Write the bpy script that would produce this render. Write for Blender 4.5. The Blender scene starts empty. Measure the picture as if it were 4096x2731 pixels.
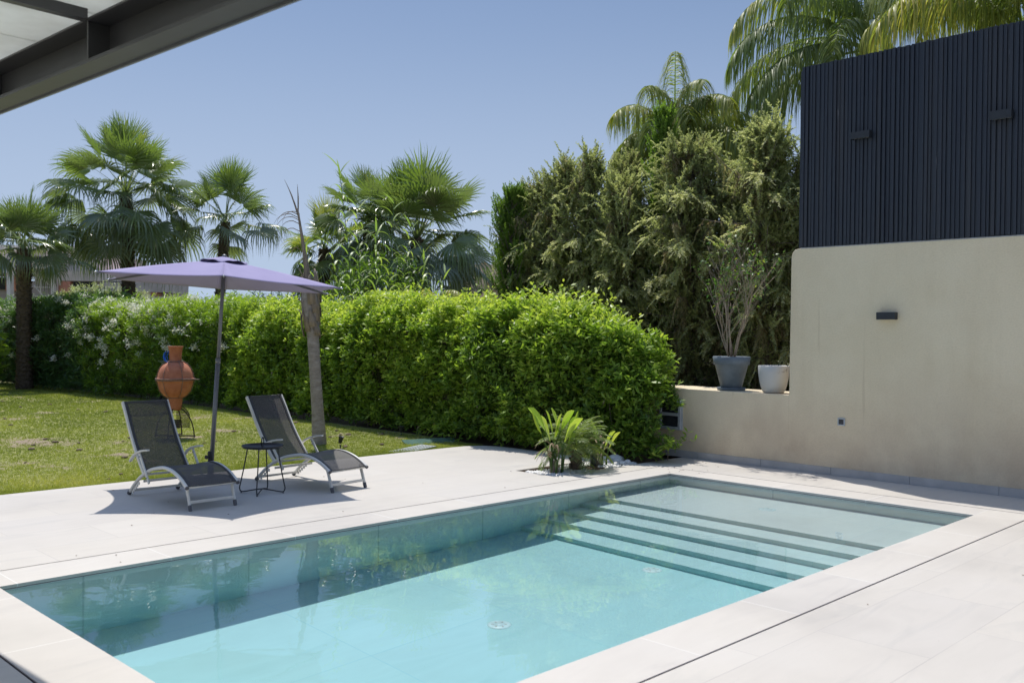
import bpy, math, random
import numpy as np
from mathutils import Matrix, Vector

C = bpy.context.scene.collection
sc = bpy.context.scene
R = math.radians
rng = np.random.default_rng(11)
random.seed(5)

# ------------------------------------------------------------------ camera, sky, sun, exposure
cam = bpy.data.cameras.new('camera'); co = bpy.data.objects.new('camera', cam); C.objects.link(co)
sc.camera = co
cam.lens = 33.11; cam.sensor_width = 36; cam.clip_start = .05; cam.clip_end = 2000
yw, pt, rl = R(44.778), R(-.564), R(.6148)
_f = Vector((math.cos(yw)*math.cos(pt), math.sin(yw)*math.cos(pt), math.sin(pt)))
_r = Vector((math.sin(yw), -math.cos(yw), 0)); _u = _r.cross(_f)
_r2 = _r*math.cos(rl)+_u*math.sin(rl); _u2 = -_r*math.sin(rl)+_u*math.cos(rl)
co.matrix_world = Matrix(((_r2.x, _u2.x, -_f.x, 0), (_r2.y, _u2.y, -_f.y, 0), (_r2.z, _u2.z, -_f.z, 1.6), (0, 0, 0, 1)))
cam.dof.use_dof = True; cam.dof.focus_distance = 9.5; cam.dof.aperture_fstop = 2.8

w = bpy.data.worlds.new("World"); sc.world = w; w.use_nodes = True
nt = w.node_tree
sky = nt.nodes.new('ShaderNodeTexSky'); sky.sky_type = 'NISHITA'; sky.sun_disc = False
sky.sun_elevation = R(67); sky.sun_rotation = R(23)
sky.air_density = 1.0; sky.dust_density = .5; sky.ozone_density = 2.5; sky.altitude = 50
tc = nt.nodes.new('ShaderNodeTexCoord'); sx = nt.nodes.new('ShaderNodeSeparateXYZ'); cx = nt.nodes.new('ShaderNodeCombineXYZ')
mr = nt.nodes.new('ShaderNodeMapRange'); mr.inputs[1].default_value = 0; mr.inputs[2].default_value = 1
mr.inputs[3].default_value = .17; mr.inputs[4].default_value = 1
nt.links.new(tc.outputs['Generated'], sx.inputs[0]); nt.links.new(sx.outputs[0], cx.inputs[0]); nt.links.new(sx.outputs[1], cx.inputs[1])
nt.links.new(sx.outputs[2], mr.inputs[0]); nt.links.new(mr.outputs[0], cx.inputs[2]); nt.links.new(cx.outputs[0], sky.inputs[0])
hs_ = nt.nodes.new('ShaderNodeHueSaturation'); hs_.inputs['Saturation'].default_value = .96; hs_.inputs['Hue'].default_value = .500; nt.links.new(sky.outputs[0], hs_.inputs['Color'])
# sky strength raised overhead by elevation, added to brighten the shade
mz = nt.nodes.new('ShaderNodeMapRange'); mz.inputs[1].default_value = .5; mz.inputs[2].default_value = .98; mz.inputs[3].default_value = 1; mz.inputs[4].default_value = 2.65
nt.links.new(sx.outputs[2], mz.inputs[0]); ms = nt.nodes.new('ShaderNodeMath'); ms.operation = 'MULTIPLY'; ms.inputs[1].default_value = .095; nt.links.new(mz.outputs[0], ms.inputs[0])
bg = nt.nodes['Background']; hz = nt.nodes.new('ShaderNodeMapRange'); hz.interpolation_type = 'SMOOTHERSTEP'; hz.inputs[1].default_value = 0; hz.inputs[2].default_value = .45; hz.inputs[3].default_value = .72; hz.inputs[4].default_value = 0
nt.links.new(sx.outputs[2], hz.inputs[0]); hm_ = nt.nodes.new('ShaderNodeMix'); hm_.data_type = 'RGBA'; hm_.inputs[7].default_value = (5.0, 5.9, 7.4, 1); nt.links.new(hz.outputs[0], hm_.inputs[0]); nt.links.new(hs_.outputs[0], hm_.inputs[6])
nt.links.new(hm_.outputs[2], bg.inputs[0]); nt.links.new(ms.outputs[0], bg.inputs[1])

SUN = Vector((.165, .39, 1))
sl = bpy.data.lights.new('sun', 'SUN'); sl.energy = 4.0; sl.angle = R(.5); sl.color = (1, .96, .90)
so = bpy.data.objects.new('sun', sl); C.objects.link(so); so.rotation_euler = SUN.to_track_quat('Z', 'Y').to_euler()
sl.cycles.is_caustics_light = True

sc.view_settings.view_transform = 'Standard'; sc.view_settings.look = 'None'
sc.view_settings.exposure = 0.14; sc.view_settings.gamma = 1
sc.render.engine = 'CYCLES'
cy = sc.cycles
cy.use_denoising = True; cy.max_bounces = 10; cy.diffuse_bounces = 4; cy.glossy_bounces = 4
cy.transmission_bounces = 6; cy.transparent_max_bounces = 12; cy.sample_clamp_indirect = 6
cy.caustics_refractive = True; cy.caustics_reflective = False

# ------------------------------------------------------------------ materials
def nodes_of(name):
    m = bpy.data.materials.new(name); m.use_nodes = True
    n = m.node_tree; return m, n, n.nodes['Principled BSDF'], n.nodes['Material Output']

def rgba(c): return (c[0], c[1], c[2], 1)

def noise(n, scale, detail=4, rough=.55, stretch=None, coord='Object', dist=0):
    t = n.nodes.new('ShaderNodeTexNoise'); t.inputs['Scale'].default_value = scale
    t.inputs['Detail'].default_value = detail; t.inputs['Roughness'].default_value = rough; t.inputs['Distortion'].default_value = dist
    c = n.nodes.new('ShaderNodeTexCoord'); mp = n.nodes.new('ShaderNodeMapping')
    if stretch: mp.inputs['Scale'].default_value = stretch
    n.links.new(c.outputs[coord], mp.inputs[0]); n.links.new(mp.outputs[0], t.inputs['Vector'])
    return t

def ramp(n, src, stops):
    r = n.nodes.new('ShaderNodeValToRGB'); e = r.color_ramp.elements
    while len(e) > 1: e.remove(e[-1])
    e[0].position = stops[0][0]; e[0].color = rgba(stops[0][1])
    for p, c in stops[1:]:
        k = e.new(p); k.color = rgba(c)
    n.links.new(src, r.inputs[0]); return r

def mixc(n, a, b, fac, mode='MIX'):
    m = n.nodes.new('ShaderNodeMix'); m.data_type = 'RGBA'; m.blend_type = mode
    for i, v in ((6, a), (7, b), (0, fac)):
        if isinstance(v, (int, float)): m.inputs[i].default_value = v
        elif isinstance(v, tuple): m.inputs[i].default_value = rgba(v)
        else: n.links.new(v, m.inputs[i])
    return m.outputs[2]

def bump(n, b, h, strength, dist=.01):
    k = n.nodes.new('ShaderNodeBump'); k.inputs['Strength'].default_value = strength; k.inputs['Distance'].default_value = dist
    n.links.new(h, k.inputs['Height']); n.links.new(k.outputs[0], b.inputs['Normal']); return k

def simple(name, c, rough=.5, metal=0, var=.15, scale=8, bmp=0, spec=.5, stretch=None):
    m, n, b, o = nodes_of(name)
    t = noise(n, scale, 5, .6, stretch)
    lo = tuple(x*(1-var) for x in c); hi = tuple(min(1, x*(1+var)) for x in c)
    r = ramp(n, t.outputs['Fac'], [(.3, lo), (.7, hi)]); n.links.new(r.outputs[0], b.inputs['Base Color'])
    b.inputs['Roughness'].default_value = rough; b.inputs['Metallic'].default_value = metal
    b.inputs['Specular IOR Level'].default_value = spec
    if bmp:
        t2 = noise(n, scale*6, 4, .6, stretch); bump(n, b, t2.outputs['Fac'], bmp, .01)
    return m

def leafmat(name, stops, rough=.4, trans=.35, spec=.5, tgain=(1.35, 1.5, .6)):
    m, n, b, o = nodes_of(name)
    a = n.nodes.new('ShaderNodeAttribute'); a.attribute_name = 'tint'
    r = ramp(n, a.outputs['Fac'], stops)
    t = noise(n, 14, 3); col = mixc(n, r.outputs[0], (.75, .8, .7), t.outputs['Fac'], 'MULTIPLY')
    n.links.new(r.outputs[0], b.inputs['Base Color'])
    b.inputs['Roughness'].default_value = rough; b.inputs['Specular IOR Level'].default_value = spec
    tr = n.nodes.new('ShaderNodeBsdfTranslucent')
    tc_ = mixc(n, r.outputs[0], tgain, 1.0, 'MULTIPLY'); n.links.new(tc_, tr.inputs[0])
    mx = n.nodes.new('ShaderNodeMixShader'); mx.inputs[0].default_value = trans
    n.links.new(b.outputs[0], mx.inputs[1]); n.links.new(tr.outputs[0], mx.inputs[2]); n.links.new(mx.outputs[0], o.inputs[0])
    return m

def tile_mat(name, base, dark, joint, bw, rh, msize, rough, vein=1.0, rot=0.0, off=.5, depth_tint=None, planes='XY', jmix=.6):
    m, n, b, o = nodes_of(name)
    c = n.nodes.new('ShaderNodeTexCoord'); mp = n.nodes.new('ShaderNodeMapping'); mp.inputs['Rotation'].default_value = (0, 0, rot)
    n.links.new(c.outputs['Object'], mp.inputs[0])
    br = n.nodes.new('ShaderNodeTexBrick'); br.inputs['Scale'].default_value = 1; br.inputs['Brick Width'].default_value = bw
    br.inputs['Row Height'].default_value = rh; br.inputs['Mortar Size'].default_value = msize; br.inputs['Mortar Smooth'].default_value = .1
    br.inputs['Color1'].default_value = (0, 0, 0, 1); br.inputs['Color2'].default_value = (1, 1, 1, 1); br.offset = off
    n.links.new(mp.outputs[0], br.inputs['Vector'])
    # veins: stretched noise, shifted per tile
    sep = n.nodes.new('ShaderNodeVectorMath'); sep.operation = 'MULTIPLY_ADD'; sep.inputs[1].default_value = (3.1, 5.7, 0)
    n.links.new(br.outputs['Color'], sep.inputs[0]); n.links.new(c.outputs['Object'], sep.inputs[2])
    mp2 = n.nodes.new('ShaderNodeMapping'); mp2.inputs['Scale'].default_value = (.8, 3.2, .8); mp2.inputs['Rotation'].default_value = (0, 0, rot+.12)
    n.links.new(sep.outputs[0], mp2.inputs[0])
    t = n.nodes.new('ShaderNodeTexNoise'); t.inputs['Scale'].default_value = 1.3; t.inputs['Detail'].default_value = 7; t.inputs['Roughness'].default_value = .58; t.inputs['Distortion'].default_value = .6
    n.links.new(mp2.outputs[0], t.inputs['Vector'])
    r = ramp(n, t.outputs['Fac'], [(.30, dark), (.46, base), (.60, tuple(x*.965 for x in base)), (.72, base)])
    big = noise(n, .55, 4, .6); fade = ramp(n, big.outputs['Fac'], [(.33, (.86, .855, .85)), (.5, (.97, .965, .955)), (.66, (1.0, 1.0, 1.0))])
    col = mixc(n, r.outputs[0], fade.outputs[0], vein, 'MULTIPLY')
    tone = ramp(n, br.outputs['Color'], [(0, (.945, .945, .955)), (.5, (.985, .98, .97)), (1, (1.0, 1.0, 1.0))]); col = mixc(n, col, tone.outputs[0], 1.0, 'MULTIPLY')
    spk = noise(n, 60, 2, .5); sr = ramp(n, spk.outputs['Fac'], [(.735, (1, 1, 1)), (.76, (.72, .68, .62))]); col = mixc(n, col, sr.outputs[0], .7, 'MULTIPLY')
    # joints broken up so that they fade in places
    jn = noise(n, .9, 3, .6); jr = ramp(n, jn.outputs['Fac'], [(.3, (.40, .40, .40)), (.62, (1, 1, 1))])
    mul = n.nodes.new('ShaderNodeMath'); mul.operation = 'MULTIPLY'; n.links.new(br.outputs['Fac'], mul.inputs[0]); n.links.new(jr.outputs[0], mul.inputs[1])
    mul2 = n.nodes.new('ShaderNodeMath'); mul2.operation = 'MULTIPLY'; n.links.new(mul.outputs[0], mul2.inputs[0]); mul2.inputs[1].default_value = jmix
    col = mixc(n, col, joint, mul2.outputs[0])
    if depth_tint:  # tiles coloured bluer with depth, standing in for light the water absorbs
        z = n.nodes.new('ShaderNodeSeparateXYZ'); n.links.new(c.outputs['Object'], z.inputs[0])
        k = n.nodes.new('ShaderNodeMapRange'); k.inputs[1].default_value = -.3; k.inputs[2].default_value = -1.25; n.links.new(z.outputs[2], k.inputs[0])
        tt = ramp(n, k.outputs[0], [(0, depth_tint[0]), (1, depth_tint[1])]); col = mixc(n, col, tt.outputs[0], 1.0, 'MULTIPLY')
    n.links.new(col, b.inputs['Base Color']); b.inputs['Roughness'].default_value = rough
    fn = noise(n, 40, 5, .6); bump(n, b, fn.outputs['Fac'], .12, .004)
    return m

M = {}
M['deck'] = tile_mat('deck_tile', (.56, .525, .475), (.495, .470, .432), (.40, .37, .34), 1.2, .6, .003, .55, rot=0, jmix=.85)
M['coping'] = tile_mat('coping_tile', (.575, .54, .49), (.52, .49, .45), (.80, .79, .76), 1.0, 3.0, .003, .55, jmix=.8, off=0)
M['coping_y'] = tile_mat('coping_tile_turned', (.575, .54, .49), (.52, .49, .45), (.80, .79, .76), 1.0, 3.0, .003, .55, rot=R(90), jmix=.8, off=0)
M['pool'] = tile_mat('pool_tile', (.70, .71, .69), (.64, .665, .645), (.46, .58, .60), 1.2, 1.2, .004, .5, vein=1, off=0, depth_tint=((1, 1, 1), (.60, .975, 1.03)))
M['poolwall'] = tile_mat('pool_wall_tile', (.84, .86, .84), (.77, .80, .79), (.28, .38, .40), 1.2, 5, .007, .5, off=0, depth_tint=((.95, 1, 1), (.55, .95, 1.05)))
M['slot'] = simple('drain_dark', (.035, .022, .03), .7)
M['edge'] = simple('slot_edge', (.12, .09, .10), .5)
M['white_metal'] = simple('white_metal', (.66, .65, .60), .38, 0, .08, 5)
M['grey_cap'] = simple('grey_rubber', (.10, .10, .11), .6)
M['black_metal'] = simple('black_metal', (.018, .021, .025), .42, 0, .3, 30, .1)
M['dark_metal'] = simple('pole_metal', (.17, .173, .18), .42, .2, .1, 3)
M['chrome'] = simple('bright_metal', (.6, .6, .6), .25, 1, .1)
M['iron'] = simple('rusty_iron', (.045, .032, .026), .8, 0, .4, 30, .3)
M['iron_light'] = simple('weathered_iron', (.22, .15, .12), .75, 0, .3, 30, .3)
M['steel'] = simple('painted_steel', (.062, .062, .065), .42, 0, .15, 3, .05)
M['wood_dead'] = simple('dead_wood', (.26, .21, .16), .9, 0, .35, 12, .6, stretch=(3, 3, .5))
M['soil'] = simple('soil', (.12, .085, .06), .95, 0, .35, 12, .8)
M['pebble'] = simple('white_pebble', (.66, .65, .62), .6, 0, .12, 15, .3)
M['blue'] = simple('blue_plastic', (.015, .14, .70), .35)
M['lampmetal'] = simple('lamp_metal', (.022, .026, .033), .5, 0, .2, 20, .05)
M['glassdark'] = simple('dark_glass', (.035, .04, .045), .12, 0, .3, 12, .0, .6)
M['frame'] = simple('pale_frame', (.42, .45, .48), .45)
M['rubber'] = simple('umbrella_base', (.022, .021, .022), .6)

# umbrella cloth
m, n, b, o = nodes_of('lavender_canvas'); M['canvas'] = m
t = noise(n, 2.2, 4); r = ramp(n, t.outputs['Fac'], [(.3, (.335, .30, .475)), (.7, (.38, .345, .525))]); n.links.new(r.outputs[0], b.inputs['Base Color'])
b.inputs['Roughness'].default_value = .85; b.inputs['Specular IOR Level'].default_value = .2
tw = noise(n, 260, 2); bump(n, b, tw.outputs['Fac'], .15, .002)
tr = n.nodes.new('ShaderNodeBsdfTranslucent'); tr.inputs[0].default_value = (.30, .29, .36, 1)
mx = n.nodes.new('ShaderNodeMixShader'); mx.inputs[0].default_value = .16
n.links.new(b.outputs[0], mx.inputs[1]); n.links.new(tr.outputs[0], mx.inputs[2]); n.links.new(mx.outputs[0], o.inputs[0])

# open weave sling: partly see-through
m, n, b, o = nodes_of('sling_weave'); M['sling'] = m
t = noise(n, 90, 3, .6, (1, 3, 1)); r = ramp(n, t.outputs['Fac'], [(.3, (.085, .078, .071)), (.7, (.120, .111, .102))]); n.links.new(r.outputs[0], b.inputs['Base Color'])
b.inputs['Roughness'].default_value = .6
tp = n.nodes.new('ShaderNodeBsdfTransparent'); mx = n.nodes.new('ShaderNodeMixShader'); mx.inputs[0].default_value = .28
n.links.new(b.outputs[0], mx.inputs[1]); n.links.new(tp.outputs[0], mx.inputs[2]); n.links.new(mx.outputs[0], o.inputs[0])
M['sling_hem'] = simple('sling_hem', (.050, .051, .056), .6, 0, .1, 60)

# terracotta
m, n, b, o = nodes_of('terracotta'); M['clay'] = m
t = noise(n, 7, 6, .6); r = ramp(n, t.outputs['Fac'], [(.25, (.33, .10, .05)), (.5, (.45, .155, .08)), (.75, (.55, .23, .13))]); n.links.new(r.outputs[0], b.inputs['Base Color'])
b.inputs['Roughness'].default_value = .8; t2 = noise(n, 90, 3); bump(n, b, t2.outputs['Fac'], .3, .004)

# plaster
m, n, b, o = nodes_of('plaster'); M['plaster'] = m
big = noise(n, .9, 5, .62); r1 = ramp(n, big.outputs['Fac'], [(.35, (.775, .655, .46)), (.6, (.825, .71, .515))])
st = noise(n, 2.2, 4, .6, (1, 1, .18)); r2 = ramp(n, st.outputs['Fac'], [(.52, (1, 1, 1)), (.8, (.90, .88, .85))])
col = mixc(n, r1.outputs[0], r2.outputs[0], .8, 'MULTIPLY')
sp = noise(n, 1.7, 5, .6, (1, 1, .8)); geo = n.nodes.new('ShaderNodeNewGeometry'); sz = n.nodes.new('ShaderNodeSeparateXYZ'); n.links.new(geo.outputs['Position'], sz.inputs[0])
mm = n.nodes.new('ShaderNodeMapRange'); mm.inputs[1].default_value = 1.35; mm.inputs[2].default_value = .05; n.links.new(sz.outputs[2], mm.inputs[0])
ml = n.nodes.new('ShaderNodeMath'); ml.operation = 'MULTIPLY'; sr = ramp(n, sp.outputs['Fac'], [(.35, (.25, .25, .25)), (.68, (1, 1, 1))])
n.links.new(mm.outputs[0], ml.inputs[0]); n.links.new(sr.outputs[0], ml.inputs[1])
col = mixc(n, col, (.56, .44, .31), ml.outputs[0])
dr = noise(n, 9, 3, .5, (1, 1, .05)); dd = ramp(n, dr.outputs['Fac'], [(.69, (1, 1, 1)), (.73, (.83, .80, .76))]); col = mixc(n, col, dd.outputs[0], .55, 'MULTIPLY')
n.links.new(col, b.inputs['Base Color']); b.inputs['Roughness'].default_value = .9; b.inputs['Specular IOR Level'].default_value = .2
fn = noise(n, 55, 6, .7); gr_ = ramp(n, fn.outputs['Fac'], [(.35, (.93, .93, .92)), (.6, (1, 1, 1))]); col = mixc(n, col, gr_.outputs[0], 1.0, 'MULTIPLY'); n.links.new(col, b.inputs['Base Color']); bump(n, b, fn.outputs['Fac'], .6, .012)
M['skirt'] = simple('skirting_stone', (.43, .41, .39), .6, 0, .18, 3, .1)

# screen, dark blue-black painted
m, n, b, o = nodes_of('navy_slats'); M['slats'] = m
t = noise(n, 1.2, 5, .6, (1, 6, .25)); r = ramp(n, t.outputs['Fac'], [(.3, (.016, .021, .034)), (.5, (.021, .027, .040)), (.72, (.036, .037, .043))]); n.links.new(r.outputs[0], b.inputs['Base Color'])
sc_ = noise(n, 26, 2, .5, (1, 1, .12)); s2 = ramp(n, sc_.outputs['Fac'], [(.765, (0, 0, 0)), (.79, (.5, .5, .5))]); col = mixc(n, r.outputs[0], (.2, .2, .22), s2.outputs[0]); n.links.new(col, b.inputs['Base Color'])
b.inputs['Roughness'].default_value = .42; t2 = noise(n, 140, 3, .6, (1, 1, .3)); bump(n, b, t2.outputs['Fac'], .12, .003)

# bark kinds
def bark(name, a, c2, sc_, st, bs):
    m, n, b, o = nodes_of(name); t = noise(n, sc_, 6, .65, st); r = ramp(n, t.outputs['Fac'], [(.3, a), (.7, c2)]); n.links.new(r.outputs[0], b.inputs['Base Color'])
    b.inputs['Roughness'].default_value = .9; bump(n, b, t.outputs['Fac'], bs, .03); return m
M['palmbark'] = bark('palm_bark', (.045, .030, .020), (.20, .145, .10), 14, (1, 1, 1.6), .9)
M['cypbark'] = bark('cypress_bark', (.10, .080, .065), (.27, .225, .19), 12, (1, 1, .25), .8)
M['ringbark'] = bark('grey_palm_bark', (.20, .165, .135), (.40, .35, .30), 9, (1, 1, 2.2), .6)
M['twig'] = bark('pale_twig', (.22, .17, .12), (.40, .32, .24), 20, (1, 1, .4), .4)
M['core'] = simple('inner_twigs', (.085, .085, .04), .95, 0, .5, 9, .8)

# leaves
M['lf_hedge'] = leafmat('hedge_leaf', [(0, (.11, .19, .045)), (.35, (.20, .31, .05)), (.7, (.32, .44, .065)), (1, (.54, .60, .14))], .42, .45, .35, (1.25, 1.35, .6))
M['lf_ole'] = leafmat('oleander_leaf', [(0, (.055, .11, .02)), (.5, (.15, .25, .03)), (1, (.34, .44, .06))], .4, .42)
M['lf_oledark'] = leafmat('dark_oleander_leaf', [(0, (.05, .10, .035)), (.6, (.09, .17, .05)), (1, (.18, .28, .08))], .4, .35)
M['flower'] = leafmat('white_petal', [(0, (.78, .76, .62)), (1, (.90, .89, .80))], .6, .3, .3, (1, 1, .95))
M['lf_palm'] = leafmat('fan_palm_leaf', [(0, (.15, .17, .10)), (.5, (.17, .215, .10)), (.85, (.19, .27, .07)), (1, (.42, .42, .12))], .30, .33, .9)
M['lf_queen'] = leafmat('feather_palm_leaf', [(0, (.11, .15, .07)), (.5, (.20, .26, .08)), (.85, (.38, .39, .11)), (1, (.54, .47, .16))], .48, .42, .5)
M['lf_cyp'] = leafmat('cypress_spray', [(0, (.36, .28, .18)), (.16, (.30, .28, .16)), (.5, (.27, .30, .14)), (.8, (.41, .44, .215)), (1, (.62, .61, .37))], .7, .50, .2, (1.15, 1.2, .75))
M['lf_cypgreen'] = leafmat('green_cypress_spray', [(0, (.07, .12, .03)), (.5, (.14, .22, .045)), (1, (.23, .34, .07))], .6, .42, .3)
M['lf_olive'] = leafmat('olive_leaf', [(0, (.26, .29, .17)), (.5, (.42, .45, .28)), (1, (.60, .62, .42))], .5, .35)
M['lf_reed'] = leafmat('reed_leaf', [(0, (.13, .20, .08)), (.5, (.26, .36, .12)), (1, (.46, .53, .17))], .4, .42)
M['lf_strel'] = leafmat('paddle_leaf', [(0, (.09, .17, .03)), (.5, (.24, .36, .05)), (.8, (.48, .54, .09)), (1, (.55, .42, .18))], .35, .42)
M['lf_pot'] = leafmat('potted_leaf', [(0, (.05, .12, .03)), (.7, (.13, .24, .05)), (1, (.35, .38, .05))], .4, .4)
M['lf_grass'] = leafmat('grass_blade', [(0, (.15, .19, .04)), (.5, (.31, .34, .07)), (.8, (.49, .47, .13)), (1, (.62, .54, .26))], .55, .35, .3)
M['dead_frond'] = leafmat('dead_frond', [(0, (.16, .11, .07)), (1, (.42, .33, .22))], .8, .2, .2, (1, 1, 1))

# ------------------------------------------------------------------ object helpers
def tag(o, label=None, cat=None, group=None, kind=None):
    if label: o['label'] = label
    if cat: o['category'] = cat
    if group: o['group'] = group
    if kind: o['kind'] = kind
    return o

def thing(name, loc, label, cat, group=None, rz=0):
    o = bpy.data.objects.new(name, None); C.objects.link(o); o.location = loc; o.rotation_euler = (0, 0, rz)
    o.empty_display_size = .2
    return tag(o, label, cat, group)

def put(name, me, mat, parent=None, loc=None):
    o = bpy.data.objects.new(name, me); C.objects.link(o)
    if mat is not None: me.materials.append(mat)
    if parent is not None: o.parent = parent
    if loc is not None: o.location = loc
    return o

class MB:
    def __init__(s): s.v = []; s.f = []; s.sm = []
    def add(s, v, f, smooth=False):
        k = len(s.v); s.v += [tuple(map(float, p)) for p in v]; s.f += [tuple(i+k for i in q) for q in f]; s.sm += [smooth]*len(f); return s
    def box(s, a, b, mat=None):
        v = [(x, y, z) for x in (a[0], b[0]) for y in (a[1], b[1]) for z in (a[2], b[2])]
        if mat is not None: v = [tuple(mat @ Vector(p)) for p in v]
        return s.add(v, [(0, 1, 3, 2), (4, 6, 7, 5), (0, 4, 5, 1), (2, 3, 7, 6), (0, 2, 6, 4), (1, 5, 7, 3)])
    def bar(s, p, q, wd, th, up=(0, 0, 1)):
        # rectangular bar from p to q
        p = Vector(p); q = Vector(q); d = (q-p).normalized(); sd = d.cross(Vector(up)).normalized(); u = sd.cross(d)
        v = []
        for e in (p, q):
            for a_, b_ in ((-1, -1), (1, -1), (1, 1), (-1, 1)): v.append(e+sd*wd/2*a_+u*th/2*b_)
        return s.add(v, [(0, 3, 2, 1), (4, 5, 6, 7), (0, 1, 5, 4), (1, 2, 6, 5), (2, 3, 7, 6), (3, 0, 4, 7)])
    def tube(s, pts, r, n=8, cap=True):
        pts = [Vector(p) for p in pts]; m_ = len(pts); rs = [r]*m_ if isinstance(r, (int, float)) else list(r)
        v = []; nrm = None
        for i, p in enumerate(pts):
            t = (pts[min(i+1, m_-1)]-pts[max(i-1, 0)]).normalized()
            if nrm is None: nrm = t.orthogonal().normalized()
            else: nrm = (nrm-t*nrm.dot(t)).normalized()
            bn = t.cross(nrm)
            for k in range(n):
                a = 2*math.pi*k/n; v.append(p+(nrm*math.cos(a)+bn*math.sin(a))*rs[i])
        f = [(i*n+k, i*n+(k+1) % n, (i+1)*n+(k+1) % n, (i+1)*n+k) for i in range(m_-1) for k in range(n)]
        s.add(v, f, True)
        if cap:
            k0 = len(s.v)-len(v); s.f += [tuple(k0+k for k in reversed(range(n))), tuple(k0+(m_-1)*n+k for k in range(n))]; s.sm += [False, False]
        return s
    def lathe(s, prof, n=32, c=(0, 0), smooth=True, wob=0):
        v = []
        for (r, z) in prof:
            for k in range(n):
                a = 2*math.pi*k/n; rr = r*(1+wob*math.sin(3*a+z*5)); v.append((c[0]+rr*math.cos(a), c[1]+rr*math.sin(a), z))
        f = [(i*n+k, i*n+(k+1) % n, (i+1)*n+(k+1) % n, (i+1)*n+k) for i in range(len(prof)-1) for k in range(n)]
        return s.add(v, f, smooth)
    def prism(s, poly, z0, z1):
        k = len(poly); v = [(x, y, z0) for x, y in poly]+[(x, y, z1) for x, y in poly]
        f = [tuple(reversed(range(k))), tuple(range(k, 2*k))]+[(i, (i+1) % k, k+(i+1) % k, k+i) for i in range(k)]
        return s.add(v, f)
    def mesh(s, name):
        me = bpy.data.meshes.new(name); me.from_pydata(s.v, [], s.f); me.polygons.foreach_set('use_smooth', s.sm); me.update(); return me
    def build(s, name, mat, parent=None, bevel=0, loc=None):
        o = put(name, s.mesh(name), mat, parent, loc)
        if bevel:
            b_ = o.modifiers.new('bevel', 'BEVEL'); b_.width = bevel; b_.segments = 2; b_.limit_method = 'ANGLE'; b_.angle_limit = R(40)
        return o

def spline(pts, n=8):
    """Catmull-Rom through pts"""
    P = [Vector(p) for p in pts]; out = []
    for i in range(len(P)-1):
        a, b_, c_, d = P[max(i-1, 0)], P[i], P[i+1], P[min(i+2, len(P)-1)]
        for k in range(n):
            t = k/n; out.append(.5*((2*b_)+(c_-a)*t+(2*a-5*b_+4*c_-d)*t*t+(3*b_-a-3*c_+d)*t**3))
    out.append(P[-1]); return out

# ---- ribbons: many thin leaves as one mesh
def norm(a): return a/np.maximum(np.linalg.norm(a, axis=-1, keepdims=True), 1e-9)

class Leaves:
    def __init__(s): s.V = []; s.F = []; s.T = []; s.k = 0
    def ribbons(s, P, W, S, tint):
        n_, m_, _ = P.shape
        if S.ndim == 2: S = S[:, None, :]
        V = np.stack([P-S*W[..., None], P+S*W[..., None]], 2).reshape(-1, 3)
        base = (np.arange(n_)*2*m_)[:, None]+2*np.arange(m_-1)[None, :]
        F = np.stack([base, base+1, base+3, base+2], -1).reshape(-1, 4)+s.k
        s.V.append(V); s.F.append(F); s.T.append(np.repeat(np.asarray(tint, float)*np.ones(n_), 2*m_)); s.k += len(V)
    def leaves(s, base, d, L, W, tint, droop=.2, m=3, prof=None, roll=None):
        n_ = len(base); L = np.asarray(L)*np.ones(n_); W = np.asarray(W)*np.ones(n_); droop = np.asarray(droop)*np.ones(n_)
        t = np.linspace(0, 1, m); d = norm(d)
        P = base[:, None]+d[:, None]*(L[:, None]*t)[..., None]
        P[..., 2] -= droop[:, None]*L[:, None]*t**2
        ref = rng.normal(size=(n_, 3))*.5+np.array([0, 0, 1.]); S = norm(np.cross(d, ref))
        if prof is None: prof = {2: [1, .1], 3: [.25, 1, .06], 4: [.2, 1, .8, .05], 5: [.2, .85, 1, .7, .05], 6: [.3, .8, 1, .9, .6, .05]}[m]
        s.ribbons(P, W[:, None]*np.array(prof), S, tint)
    def mesh(s, name):
        V = np.concatenate(s.V).astype(np.float32); F = np.concatenate(s.F).astype(np.int32); T = np.concatenate(s.T).astype(np.float32)
        me = bpy.data.meshes.new(name); me.vertices.add(len(V)); me.vertices.foreach_set('co', V.ravel())
        me.loops.add(F.size); me.loops.foreach_set('vertex_index', F.ravel())
        me.polygons.add(len(F)); me.polygons.foreach_set('loop_start', np.arange(0, F.size, 4, dtype=np.int32))
        me.polygons.foreach_set('use_smooth', np.ones(len(F), dtype=bool))
        a = me.attributes.new('tint', 'FLOAT', 'POINT'); a.data.foreach_set('value', T)
        me.update(calc_edges=True); return me
    def build(s, name, mat, parent=None, loc=None): return put(name, s.mesh(name), mat, parent, loc)

def vnoise(x, y, seed=0):
    g = np.random.default_rng(seed).random((256, 256)); xi = np.floor(x).astype(int); yi = np.floor(y).astype(int)
    fx = x-xi; fy = y-yi; fx = fx*fx*(3-2*fx); fy = fy*fy*(3-2*fy); xi %= 255; yi %= 255
    return (g[xi, yi]*(1-fx)+g[xi+1, yi]*fx)*(1-fy)+(g[xi, yi+1]*(1-fx)+g[xi+1, yi+1]*fx)*fy
def fbm(x, y, seed=0, o=4):
    s_ = 0; a = 1; t = 0
    for i in range(o): s_ = s_+a*vnoise(x*2**i+37*i, y*2**i+11*i, seed+i); t += a; a *= .5
    return s_/t
def unit(n_): return norm(rng.normal(size=(n_, 3)))
def perp(d):
    r_ = rng.normal(size=d.shape); r_ -= d*(r_*d).sum(-1, keepdims=True); return norm(r_)

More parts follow.
